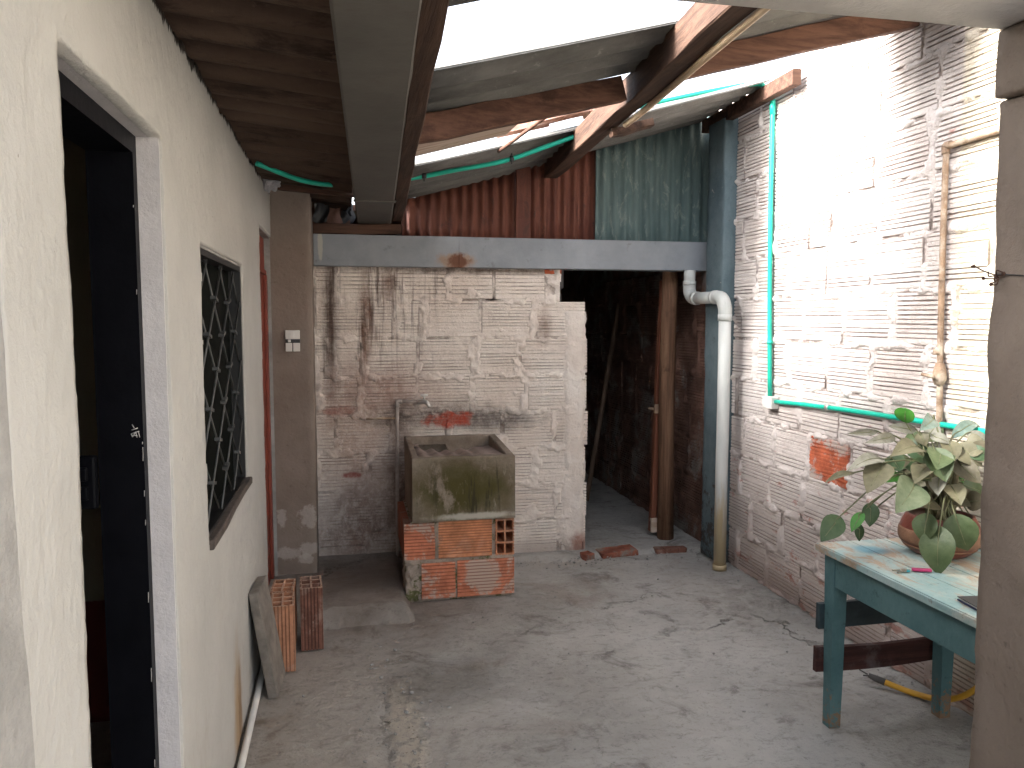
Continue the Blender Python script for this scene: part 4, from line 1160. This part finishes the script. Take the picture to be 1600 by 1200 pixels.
fp = empty('skirting_pipe', (-.39, 2.8, 0)); tag(fp, 'thin stained white pipe lying along the foot of the house wall', 'pipe')
tube('pipe_run', catmull([(-.395, 1.2, .018), (-.392, 2.2, .018), (-.392, 2.9, .020), (-.394, 3.45, .022), (-.396, 3.66, .024)], 5), .0135, M['white_plastic'], fp, 10)
tube('pipe_bend', catmull([(-.396, 3.64, .024), (-.398, 3.70, .03), (-.40, 3.705, .07), (-.40, 3.705, .15)], 5), .015, M['white_plastic'], fp, 10)
tube('pipe_stub', [(-.395, 3.62, .045), (-.315, 3.62, .05)], .012, M['white_plastic'], fp, 8)

hs = empty('yellow_cable', (2.3, 2.8, 0)); tag(hs, 'yellow hose with a dark taped end lying under the teal table', 'hose')
tube('hose', catmull([(2.255, 2.905, .035), (2.30, 2.862, .022), (2.345, 2.80, .017), (2.385, 2.72, .03), (2.405, 2.62, .09), (2.41, 2.52, .20), (2.412, 2.46, .34), (2.412, 2.44, .46)], 6), .0125, M['hose'], hs, 10)
tube('taped_end', [(2.262, 2.897, .033), (2.236, 2.925, .040), (2.215, 2.945, .048)], [.0155, .014, .010], M['cable_end'], hs, 10)
for dy in (-.008, .006): tube('bare_wire', [(2.216, 2.945+dy, .048), (2.192, 2.965+dy*2, .055+dy)], .0035, M['cable_end'], hs, 5)

# light switch
sw = empty('light_switch', (-.31, 4.80, 1.48)); tag(sw, 'small cream double light switch with a dark gap on the brown column', 'switch')
ysw = 4.799
box('switch_back', (-.350, ysw-.012, 1.418), (-.268, ysw, 1.538), M['black_plastic'], sw, bev=.002)
box('switch_plate', (-.350, ysw-.020, 1.488), (-.268, ysw-.0125, 1.540), M['white_plastic'], sw, bev=.003)
box('switch_plate', (-.350, ysw-.020, 1.416), (-.312, ysw-.0125, 1.466), M['white_plastic'], sw, bev=.003)
box('switch_plate', (-.307, ysw-.020, 1.416), (-.268, ysw-.0125, 1.466), M['white_plastic'], sw, bev=.003)
box('switch_rocker', (-.322, ysw-.027, 1.492), (-.300, ysw-.0205, 1.532), M['white_plastic'], sw, bev=.002)
box('toggle', (-.335, ysw-.026, 1.470), (-.320, ysw-.013, 1.486), M['white_plastic'], sw, bev=.002)

# ================================================================ LAUNDRY SINK ON ITS BRICK PLINTH
sk = empty('laundry_sink', (.64, 4.65, .465)); tag(sk, 'mossy square concrete laundry sink on red hollow bricks', 'sink')
def sink():
    x0, x1, y0, y1, z0 = .346, .932, 4.355, 4.97, .466
    zt = lambda y: .832 + .036*(y-y0)/(y1-y0)
    n = 16
    bm = bmesh.new()
    # outer skin, wavy and chipped
    def P(x, y, z): return bm.verts.new((x, y, z))
    def strip_(a, b):
        for i in range(len(a)-1): bm.faces.new([a[i], a[i+1], b[i+1], b[i]])
    ring = [(x0+(x1-x0)*i/n, y0) for i in range(n)] + [(x1, y0+(y1-y0)*i/n) for i in range(n)] + [(x1-(x1-x0)*i/n, y1) for i in range(n)] + [(x0, y1-(y1-y0)*i/n) for i in range(n)]
    w = .036; ix0, ix1, iy0, iy1 = x0+w, x1-w-.012, y0+w, y1-w
    iring = [(ix0+(ix1-ix0)*i/n, iy0) for i in range(n)] + [(ix1, iy0+(iy1-iy0)*i/n) for i in range(n)] + [(ix1-(ix1-ix0)*i/n, iy1) for i in range(n)] + [(ix0, iy1-(iy1-iy0)*i/n) for i in range(n)]
    layers = []
    rg = random.Random(4)
    for (dz, ins) in ((0, .004), (.01, 0), (.12, 0), (.24, 0)):
        layers.append([P(x + (.64-x)*ins*.03 + rg.uniform(-.0015, .0015), y+rg.uniform(-.0015, .0015), z0+dz) for (x, y) in ring])
    layers.append([P(x, y, zt(y)-.007+rg.uniform(-.002, .001)) for (x, y) in ring])
    layers.append([P(x+(.64-x)*.02, y+(4.66-y)*.02, zt(y)+rg.uniform(-.003, .001)) for (x, y) in ring])
    layers.append([P(x-(.64-x)*.02, y-(4.66-y)*.02, zt(y)+rg.uniform(-.003, .001)) for (x, y) in iring])
    layers.append([P(x, y, zt(y)-.008) for (x, y) in iring])
    floor = lambda x, y: zt(y) - (.020 + .10*max(0, (y-iy0)/(iy1-iy0)-.1) + (.008*math.sin(x*90) if x < .62 else .05*min(1, (x-.62)/.08)))
    layers.append([P(x+(.64-x)*.02, y+(4.66-y)*.02, zt(y)-.05-(.06 if x > .62 else 0)) for (x, y) in iring])
    for a, b in zip(layers[:-1], layers[1:]):
        strip_(a+[a[0]], b+[b[0]])
    bm.faces.new(layers[0][::-1])
    for f in bm.faces: f.material_index = 0
    o = bm_obj('basin', bm, M['sink'], smooth=False); child_at(o, sk)
    # washboard: a sloping ridged slab that fills the well
    vs = []; fs = []; nx, ny = 34, 20
    for i in range(nx):
        for j in range(ny):
            x = ix0-.004+(ix1-ix0+.008)*i/(nx-1); t = j/(ny-1); y = iy0-.004+(iy1-iy0+.008)*t
            d = .012 + .055*t + .010*math.sin(x*70)*(1 if x < .75 else .2) + .03*math.exp(-((x-.62)/.16)**2)*t
            vs.append((x, y, zt(y)-d))
    for i in range(nx-1):
        for j in range(ny-1): fs.append((i*ny+j, (i+1)*ny+j, (i+1)*ny+j+1, i*ny+j+1))
    child_at(mesh_obj('washboard', vs, fs, M['sink_rim'], smooth=True), sk)
    child_at(tube('drain_plug', [(.41, 4.90, .812), (.41, 4.90, .822)], .022, M['sink_rim'], n=12), sk)
sink()
BR3 = [(-.310, 3.702, 3, 'clay_pale', 'pale orange hollow brick standing on end right beside the grey paver'),
       (-.322, 3.900, -1, 'clay_pale', 'orange hollow brick standing on end behind the one beside the paver'),
       (-.193, 3.925, 4, 'clay_dark', 'dark brown hollow brick standing on end, rightmost of the bricks by the wall')]
def hollow_brick(name, w, d, h, cols, rows, mat, groove=.005, ng=6):
    """upright hollow brick: holes through along z; outer sides grooved"""
    t = .009
    def axis(L, n):
        c = [0, groove]; e = (L-2*groove)
        k = ng if L < .16 else int(ng*L/.11)
        for q in range(k): c += [groove+e*(q+.60)/k, groove+e*(q+1)/k]
        c[-1] = L-groove; c.append(L)
        cell = (L-t*(n+1))/n
        hs_ = [(t+q*(cell+t), t+q*(cell+t)+cell) for q in range(n)]
        for a, b in hs_: c += [a, b]
        return sorted(set(round(v, 5) for v in c)), hs_, [(groove+e*(q+.60)/k, groove+e*(q+1)/k) for q in range(k-1)]
    us, hu, gu = axis(w, cols); vv, hv, gv = axis(d, rows)
    inr = lambda x, L: any(a < x < b for a, b in L)
    def solid(i, j):
        u = (us[i]+us[i+1])/2; v = (vv[j]+vv[j+1])/2
        if inr(u, hu) and inr(v, hv): return False
        if (v < groove or v > d-groove) and inr(u, gu): return False
        if (u < groove or u > w-groove) and inr(v, gv): return False
        return True
    V, Fs = grid_extrude(us, vv, solid, 0, h, lambda u, v, z: (u-w/2, v-d/2, z))
    bm = bmesh.new(); bv = [bm.verts.new(v) for v in V]
    for f in Fs: bm.faces.new([bv[i] for i in f])
    return bm_obj(name, bm, mat)
for (x, y, rz_, mt, lb) in BR3:
    b = hollow_brick('hollow_brick', .105, .19, .31, 2, 3, M[mt]); b.location = (x, y, 0); b.rotation_euler = (0, 0, R(rz_))
    tag(b, lb, 'brick', 'hollow bricks standing on end by the house wall')
pl = empty('brick_plinth', (.61, 4.7, 0)); tag(pl, 'two courses of orange hollow bricks carrying the laundry sink', 'plinth')
def rb(x0, L, z0, mat, y=4.375, dep=.10, H=.212, n=10, rz=0):
    me = ridged_brick_mesh('brick', L, H, dep, n, mat, even=True)
    o = bpy.data.objects.new('brick', me); COL.objects.link(o); o.location = (x0, y, z0); o.rotation_euler = (0, 0, rz)
    m = o.location.copy(); child_at(o, pl); return o
rb(.298, .178, .242, M['clay_limed'], 4.378, .58); rb(.492, .308, .246, M['clay'], 4.372, .10, .214, 12)
rb(.395, .192, .014, M['clay_limed'], 4.371, .10, .21, 9); rb(.598, .332, .016, M['clay_limed'], 4.366, .10, .212, 10)
hb = hollow_brick('brick', .110, .212, .30, 2, 3, M['clay_hole']); hb.rotation_euler = (R(-90), 0, 0); hb.location = (.876, 4.372, .352)
child_at(hb, pl)
bm = bmesh.new()
bx(bm, (.335, 4.39, .0), (.918, 4.95, .238), 0, 0); bx(bm, (.335, 4.391, .239), (.79, 4.949, .463), 0, 0); bx(bm, (.791, 4.68, .2395), (.917, 4.948, .4625), 0, 0)
child_at(bm_obj('plinth_fill', bm, M['moss_mortar']), pl)
def lumpy(name, lo, hi, mat, amp, seed, parent, cuts=5):
    bm = bmesh.new(); bx(bm, lo, hi)
    bmesh.ops.subdivide_edges(bm, edges=bm.edges[:], cuts=cuts, use_grid_fill=True)
    for v in bm.verts:
        p = v.co*30+Vector((seed, 0, 0))
        v.co += Vector((mnoise.noise(p), mnoise.noise(p+Vector((3, 9, 1))), mnoise.noise(p+Vector((8, 2, 5)))))*amp
    o = bm_obj(name, bm, mat, smooth=True); child_at(o, parent); return o
lumpy('mortar', (.472, 4.376, .24), (.497, 4.5, .462), M['moss_mortar'], .010, 1, pl, 6)
lumpy('mortar', (.798, 4.388, .24), (.824, 4.5, .462), M['moss_mortar'], .008, 2, pl, 6)
lumpy('mortar', (.300, 4.378, .220), (.928, 4.5, .248), M['moss_mortar'], .008, 3, pl, 8)
lumpy('mortar', (.305, 4.385, .0), (.402, 4.55, .228), M['moss_mortar'], .022, 4, pl, 7)
lumpy('mortar', (.582, 4.378, .012), (.601, 4.5, .228), M['moss_mortar'], .006, 5, pl, 6)

# leaning paver
pv = empty('paver', (-.34, 3.4, 0)); 
bm = bmesh.new(); bx(bm, (-.019, -.115, 0), (.019, .115, .465), .003, .002)
o = bm_obj('concrete_paver', bm, M['paver']); o.location = (-.322, 3.475, .0); o.rotation_euler = (0, R(-9.0), R(-4))
bpy.data.objects.remove(pv)
tag(o, 'thin grey concrete paver leaning against the house wall', 'paver')

# ================================================================ PASSAGE
lp = tube('log_post', [(2.246, 5.27, 0), (2.243, 5.27, .5), (2.238, 5.268, 1.0), (2.243, 5.265, 1.5), (2.248, 5.26, 1.94)], [.060, .056, .057, .055, .056], M['post_wood'], n=18)
tag(lp, 'brown log post standing in the passage opening', 'post')
dj = empty('door_plank', (2.17, 5.37, 0)); tag(dj, 'red-brown wooden plank with a latch leaning beside the log post', 'plank')
beam('plank', (2.172, 5.34, .06), (2.222, 5.32, 1.88), .045, .05, M['plank_wood'], dj, up=(0, 1, 0), seg=8)
box('latch_plate', (2.158, 5.29, .93), (2.20, 5.312, .995), M['rust'], dj, bev=.002)
tube('latch_knob', [(2.165, 5.315, .96), (2.125, 5.33, .965)], .010, M['rust'], dj, 8)
box('foot_bracket', (2.150, 5.30, .055), (2.195, 5.335, .16), M['pale_board'], dj, bev=.004)
po = tube('leaning_pole', [(2.06, 6.6, .0), (2.22, 6.7, .75), (2.36, 6.8, 1.4), (2.43, 6.85, 1.75)], .022, M['pole'], n=10)
tag(po, 'thin old pole leaning against the dark passage wall', 'pole')
for k, (x0, x1, y, z, rr) in enumerate([(1.66, 1.92, 5.03, .012, .10), (2.06, 2.28, 5.01, .006, -.03), (1.53, 1.60, 4.99, .01, .5)]):
    bm = bmesh.new(); bx(bm, (-(x1-x0)/2, -.06 if k < 1 else -.035, -.02), ((x1-x0)/2, .06 if k < 1 else .035, .022), .006, .006)
    o = bm_obj('broken_brick', bm, M['dusty_brick'] if k != 1 else M['clay_dark']); o.location = ((x0+x1)/2, y, z); o.rotation_euler = (R(3), R(-2+2*k), rr)
    tag(o, ['flat red broken brick set in the passage threshold', 'thin dark broken brick in the threshold before the log post', 'small orange brick stub at the foot of the white wall end'][k], 'broken brick', 'broken bricks along the threshold')

# ================================================================ TABLE AND WHAT STANDS ON IT
tb = empty('table', (2.1, 2.2, 0)); tag(tb, 'worn teal wooden table with dark crossrails against the right wall', 'table')
TX0, TX1, TY0, TY1, TZ = 1.81, 2.40, 1.66, 2.745, .72
nb = 4; bw_ = (TX1-TX0)/nb
for k in range(nb):
    box('top_board', (TX0+bw_*k+.0012, TY0+random.uniform(-.002, .002), TZ-.022+random.uniform(-.001, .0005)), (TX0+bw_*(k+1)-.0012, TY1+random.uniform(-.003, .003), TZ+random.uniform(-.0008, .0004)), M['table_top'], tb, bev=.0025, jit=.0006)
box('top_edge', (TX0-.006, TY0, TZ-.028), (TX0+.0, TY1+.001, TZ-.003), M['table_top'], tb, bev=.002)
def leg(x, y, wt, wb):
    vs = []; fs = []; n = 8
    for i in range(n+1):
        t = i/n; w = (wt+(wb-wt)*t)/2; z = (TZ-.03)*(1-t)
        for (a, b) in ((-1, -1), (1, -1), (1, 1), (-1, 1)): vs.append((x+a*w+random.uniform(-.0008, .0008), y+b*w+random.uniform(-.0008, .0008), z))
    for i in range(n):
        for k in range(4): fs.append((i*4+k, i*4+4+k, i*4+4+(k+1) % 4, i*4+(k+1) % 4))
    fs.append((0, 1, 2, 3)); fs.append((n*4+3, n*4+2, n*4+1, n*4))
    child_at(mesh_obj('leg', vs, fs, M['table_paint']), tb)
leg(1.853, 2.675, .062, .046); leg(2.335, 2.655, .062, .048); leg(1.853, 1.73, .062, .046); leg(2.335, 1.73, .062, .048)
box('apron', (1.826, 1.762, .572), (1.848, 2.642, TZ-.024), M['table_paint'], tb, bev=.002)
box('apron', (2.345, 1.762, .572), (2.366, 2.62, TZ-.024), M['table_paint'], tb, bev=.002)
box('apron', (1.886, 2.678, .572), (2.302, 2.700, TZ-.024), M['table_paint'], tb, bev=.002)
box('apron', (1.886, 1.712, .572), (2.302, 1.732, TZ-.024), M['table_paint'], tb, bev=.002)
box('crossrail', (1.800, 2.700, .385), (2.37, 2.722, .488), M['table_dark'], tb, bev=.003)
def bent_rail():
    vs = []; fs = []; n = 12
    for i in range(n+1):
        t = i/n; x = 1.795+.57*t; s = -.010*math.sin(math.pi*t); h = .100-.008*t
        zc = .262+s
        for (dy, dz) in ((0, -h/2), (.022, -h/2), (.022, h/2), (0, h/2)): vs.append((x, 2.700-.06*0+dy, zc+dz))
    for i in range(n):
        for k in range(4): fs.append((i*4+k, i*4+(k+1) % 4, i*4+4+(k+1) % 4, i*4+4+k))
    fs.append((3, 2, 1, 0)); fs.append((n*4, n*4+1, n*4+2, n*4+3))
    o = mesh_obj('crossrail', vs, fs, M['brown_rail']); o['label'] = 'dark red-brown lower crossrail'; child_at(o, tb)
bent_rail()
# flower pot
PX, PY = 2.185, 2.53
pt = empty('flower_pot', (PX, PY, TZ)); tag(pt, 'round banded red clay flower pot on the teal table', 'flower pot')
prof = [(.080, 0), (.095, .004), (.118, .022), (.134, .046), (.140, .072), (.139, .098), (.130, .122), (.120, .140), (.116, .149), (.108, .151), (.106, .140), (.104, .132)]
lathe('pot_body', prof, M['pot'], (PX, PY, TZ), pt, 40)
lathe('clay_band', [(.1375, .046), (.1425, .058), (.1435, .074), (.1420, .090), (.1385, .0995), (.134, .0995), (.134, .046)], M['pot_band'], (PX, PY, TZ), pt, 40)
lathe('clay_band', [(.1265, .030), (.1290, .033), (.1310, .038), (.126, .038)], M['pot_band'], (PX, PY, TZ), pt, 40)
bm = bmesh.new(); bmesh.ops.create_circle(bm, cap_ends=True, segments=24, radius=.108)
bmesh.ops.subdivide_edges(bm, edges=bm.edges[:], cuts=2)
for v in bm.verts: v.co += Vector((PX, PY, TZ+.130+random.uniform(-.006, .006)))
child_at(bm_obj('soil', bm, M['soil']), pt)
LEAVES = [
    ((2.069, 2.593, 1.21), (2.042, 2.563, 1.273), 0.071, 'bright'),
    ((2.119, 2.593, 1.181), (1.994, 2.593, 1.202), 0.036, 'dusty'),
    ((1.991, 2.643, 1.172), (1.841, 2.623, 1.172), 0.024, 'dusty'),
    ((2.014, 2.573, 1.163), (1.841, 2.513, 1.154), 0.036, 'dusty'),
    ((2.077, 2.513, 1.125), (1.887, 2.433, 1.118), 0.07, 'brown'),
    ((2.211, 2.613, 1.224), (2.084, 2.533, 1.19), 0.055, 'gloss'),
    ((2.134, 2.543, 1.166), (2.186, 2.493, 1.142), 0.042, 'dusty'),
    ((2.302, 2.623, 1.143), (2.463, 2.673, 1.191), 0.046, 'gloss'),
    ((2.34, 2.593, 1.162), (2.433, 2.563, 1.123), 0.046, 'dusty'),
    ((2.185, 2.513, 1.154), (2.168, 2.453, 1.081), 0.062, 'brown'),
    ((2.331, 2.593, 1.128), (2.33, 2.573, 1.082), 0.037, 'dusty'),
    ((2.094, 2.473, 1.136), (2.084, 2.393, 1.024), 0.084, 'green'),
    ((1.936, 2.533, 1.087), (1.743, 2.473, 1.064), 0.05, 'dusty'),
    ((1.916, 2.493, 1.083), (1.789, 2.423, 0.991), 0.086, 'brown'),
    ((1.822, 2.543, 1.039), (1.682, 2.513, 1.015), 0.029, 'brown'),
    ((1.974, 2.543, 1.096), (1.993, 2.513, 1.044), 0.065, 'dark'),
    ((2.038, 2.573, 1.019), (1.962, 2.553, 0.995), 0.039, 'bright'),
    ((2.101, 2.493, 1.067), (1.988, 2.433, 1.015), 0.073, 'brown'),
    ((2.113, 2.493, 1.04), (2.114, 2.473, 0.957), 0.064, 'darkbrown'),
    ((2.01, 2.453, 1.014), (1.854, 2.353, 0.934), 0.109, 'pale'),
    ((2.295, 2.593, 1.057), (2.367, 2.593, 0.995), 0.043, 'dusty'),
    ((2.22, 2.543, 0.977), (2.286, 2.513, 0.906), 0.057, 'darkbrown'),
    ((2.376, 2.593, 0.954), (2.442, 2.573, 0.884), 0.055, 'brown'),
    ((2.015, 2.393, 0.916), (1.988, 2.373, 0.81), 0.073, 'green'),
    ((2.031, 2.353, 0.879), (2.009, 2.323, 0.709), 0.102, 'green'),
    ((2.125, 2.393, 0.907), (2.171, 2.373, 0.773), 0.102, 'green'),
    ((2.12, 2.433, 0.883), (2.16, 2.423, 0.794), 0.052, 'brown'),
    ((1.919, 2.573, 0.917), (1.902, 2.553, 0.829), 0.053, 'dark'),
    ((1.885, 2.573, 0.883), (1.825, 2.553, 0.814), 0.044, 'bright'),
    ((1.89, 2.593, 0.831), (1.889, 2.593, 0.763), 0.03, 'dark'),
    ((1.751, 2.513, 0.888), (1.66, 2.493, 0.804), 0.072, 'dark'),
    ((2.385, 2.543, 0.763), (2.366, 2.533, 0.638), 0.042, 'brown'),
    ((2.367, 2.553, 0.724), (2.323, 2.533, 0.676), 0.036, 'dry'),
    ((2.211, 2.643, 1.146), (2.26, 2.653, 1.194), 0.056, 'dusty'),
    ((2.133, 2.593, 1.174), (2.136, 2.563, 1.124), 0.048, 'brown'),
    ((2.104, 2.593, 1.065), (2.078, 2.593, 1.01), 0.048, 'darkbrown'),
    ((2.252, 2.613, 0.98), (2.244, 2.593, 0.928), 0.055, 'darkbrown'),
    ((2.386, 2.643, 0.994), (2.351, 2.643, 0.963), 0.031, 'bright'),
    ((2.281, 2.643, 1.049), (2.355, 2.633, 0.997), 0.05, 'darkbrown'),
    ((2.094, 2.593, 0.966), (2.153, 2.593, 0.913), 0.042, 'darkbrown'),
    ((2.334, 2.623, 0.949), (2.366, 2.623, 0.973), 0.031, 'bright'),
]

pn = empty('potted_plant', (PX, PY, TZ+.13)); tag(pn, 'big dusty broad-leaved plant growing in the red clay pot', 'plant')
def leaf(B, T, W, mat, rg):
    B = Vector(B); T = Vector(T); d = T - B; L = d.length; d.normalize()
    W *= 1.16 if mat != 'bright' else 1.05
    want = Vector((-.55, -.72, .42)) + Vector((rg.uniform(-.3, .3), rg.uniform(-.3, .3), rg.uniform(-.2, .3)))
    nn = (want - d*want.dot(d)).normalized(); side = d.cross(nn).normalized()
    heart = mat == 'bright' and d.z > .8
    rows = [(0, .0), (.05, .36), (.14, .70), (.27, .93), (.40, 1.0), (.55, .92), (.70, .72), (.84, .43), (.94, .17), (1.0, .0)]
    if heart: rows = [(0, 0), (.10, .35), (.30, .72), (.50, .93), (.70, 1.0), (.84, .90), (.93, .68), (.97, .4), (.90, .06)]
    vs = []; fs = []
    droop = rg.uniform(.05, .16)*L; fold = rg.uniform(.10, .28)
    for (t, w) in rows:
        base = B + d*(L*t) - Vector((0, 0, 1))*0 + nn*(droop*(math.sin(math.pi*min(1, t))) - .02*L)
        for q in (-1, -.55, 0, .55, 1):
            x = q*w*W/2
            vs.append(base + side*x + nn*(abs(q)*w*W*fold*.55 - (.012*W if q == 0 else 0)))
    for i in range(len(rows)-1):
        for k in range(4): fs.append((i*5+k, i*5+k+1, i*5+6+k, i*5+5+k))
    o = mesh_obj('leaf', vs, fs, M['leaf_'+mat], smooth=True); child_at(o, pn)
    # petiole from the crown in the pot to the leaf base
    root = Vector((PX + rg.uniform(-.05, .05), PY + rg.uniform(-.05, .05), TZ + .128))
    h = B - root
    mid = root + h*.45 + Vector((0, 0, .05 + .25*max(0, Vector((h.x, h.y, 0)).length - h.z*.3)))
    vs, fs = tube_data(catmull([root, mid, B + Vector((0, 0, .002)) - nn*.001] + [B + d*(L*t_) + nn*(droop*math.sin(math.pi*t_) - .02*L + .0004 - .012*W) for t_ in (.3, .55, .8)], 4), [.0034]*5+[.0028]*4+[.0019]*4+[.0015]*4+[.0010]*4, 6)
    p = mesh_obj('leaf_stalk', vs, fs, M['stem'], smooth=True)
    p.parent = o; p.matrix_parent_inverse = Matrix.Identity(4)      # the stalk is a piece of its leaf
rgl = random.Random(21)
rge = random.Random(5)
for k in range(34):                                     # the inner leaves that make the crown dense
    a = rge.uniform(0, 6.28); r0 = rge.uniform(.02, .10); r1 = r0 + rge.uniform(.06, .12); zb = TZ + rge.uniform(.20, .42)
    LEAVES.append(((PX+r0*math.cos(a), PY+r0*math.sin(a), zb), (min(2.40, PX+r1*math.cos(a)), PY+r1*math.sin(a), zb-rge.uniform(-.03, .09)), rge.uniform(.055, .085), rge.choice(['green', 'darkbrown', 'dark', 'brown', 'dusty', 'darkbrown'])))
for (B, T, W, mt) in LEAVES:
    leaf(B, T, W, {'dark': 'dark', 'pale': 'pale'}.get(mt, mt), rgl)
for k in range(5):
    a = k*1.26; tube('plant_crown', catmull([(PX+.03*math.cos(a), PY+.03*math.sin(a), TZ+.125), (PX+.035*math.cos(a+.5), PY+.035*math.sin(a+.5), TZ+.20), (PX+.05*math.cos(a+.3), PY+.05*math.sin(a+.3), TZ+.27+.02*k)], 4), [.014]*5+[.011]*4, M['leaf_darkbrown'], pn, 8)
# keys and notebook
ky = empty('keys', (1.93, 2.35, TZ)); tag(ky, 'small bunch of keys with magenta and turquoise fobs on the table', 'keys')
zt = TZ + .002
box('key_fob', (-.032, -.009, -.005), (.032, .009, .005), M['fob'], None, bev=.004)
fob = bpy.data.objects['key_fob']; fob.location = (1.958, 2.343, zt+.006); fob.rotation_euler = (0, 0, R(-22)); child_at(fob, ky)
tube('key_ring', [(1.914+.012*math.cos(a*.5236), 2.358+.012*math.sin(a*.5236), zt+.003) for a in range(13)], .0015, M['key'], ky, 6)
def keyshape(x, y, rz_, mat, L):
    bm = bmesh.new(); r = bmesh.ops.create_cone(bm, cap_ends=True, segments=14, radius1=.011, radius2=.011, depth=.003)
    bx(bm, (.008, -.0032, -.0014), (.008+L, .0032, .0014), 0); bx(bm, (.008+L*.6, -.006, -.0012), (.008+L*.72, -.003, .0012), 0)
    o = bm_obj('key', bm, mat); o.location = (x, y, zt+.004); o.rotation_euler = (0, R(2), rz_); child_at(o, ky)
keyshape(1.900, 2.362, R(165), M['key'], .03); keyshape(1.893, 2.352, R(200), M['key'], .028); keyshape(1.905, 2.350, R(185), M['fob_blue'], .012)
nbk = empty('notebook', (1.93, 1.97, TZ)); tag(nbk, 'flat black notebook lying at the table end beside the column', 'notebook')
for (nm, z0, z1, mt) in (('pages', .006, .012, 'white_plastic'), ('front_cover', .0122, .0146, 'notebook'), ('back_cover', .0025, .0058, 'notebook_edge')):
    g = .004 if nm == 'pages' else 0
    o = box(nm, (-.075+g, -.11+g, z0), (.075-g, .11-g, z1), M[mt], None, bev=.0008); o.location = (1.925, 1.955, TZ); o.rotation_euler = (0, 0, R(-8)); child_at(o, nbk)

# grit, chips and crumbs lying on the floor
def grit():
    rg = random.Random(77); bm = bmesh.new()
    for k in range(520):
        if k < 110: x, y = rg.gauss(.20, .10), rg.uniform(2.3, 4.0)
        elif k < 300: x, y = rg.uniform(.95, 2.35), rg.gauss(4.93, .07)
        elif k < 380: x, y = rg.gauss(2.38, .05), rg.uniform(2.5, 4.7)
        else: x, y = rg.uniform(-.35, 2.4), rg.uniform(1.6, 4.9)
        if x > 2.42 or x < -.38: continue
        r = rg.choice([.0025, .003, .004, .005, .007]) * (1.5 if k < 30 or 200 <= k < 225 else 1)
        m = Matrix.Translation((x, y, .004+r*.3)) @ Matrix.Rotation(rg.uniform(0, 6), 4, 'Z') @ Matrix.Diagonal((rg.uniform(.7, 1.7), 1, rg.uniform(.4, .8), 1))
        bmesh.ops.create_icosphere(bm, subdivisions=1, radius=r, matrix=m)
    o = bm_obj('floor_grit', bm, M['cement']); tag(o, 'small grit and mortar crumbs scattered over the floor', 'grit', kind='stuff')
grit()

# dry twig tangle caught on the edge of the near column
tw = empty('dry_twigs', (1.50, 1.60, 1.71)); tag(tw, 'small dry dark twig tangle caught on the near column edge', 'twigs')
rgt = random.Random(9)
for k in range(9):
    a = Vector((1.506, 1.60, 1.705)); b = a + Vector((rgt.uniform(-.05, .0), rgt.uniform(-.03, .03), rgt.uniform(-.03, .03)))
    tube('twig', catmull([a, (a+b)/2 + Vector((rgt.uniform(-.01, .01), rgt.uniform(-.01, .01), rgt.uniform(-.01, .01))), b], 3), .0016, M['dark_wood'], tw, 5)
    if k % 2: tube('dry_leaf', [b, b + Vector((rgt.uniform(-.008, .008), .003, rgt.uniform(-.008, .008)))], [.005, .002], M['dark_wood'], tw, 5)
tube('wire', catmull([(1.508, 1.60, 1.708), (1.505, 1.52, 1.70), (1.505, 1.45, 1.69)], 4), .0014, M['window_iron'], tw, 5)
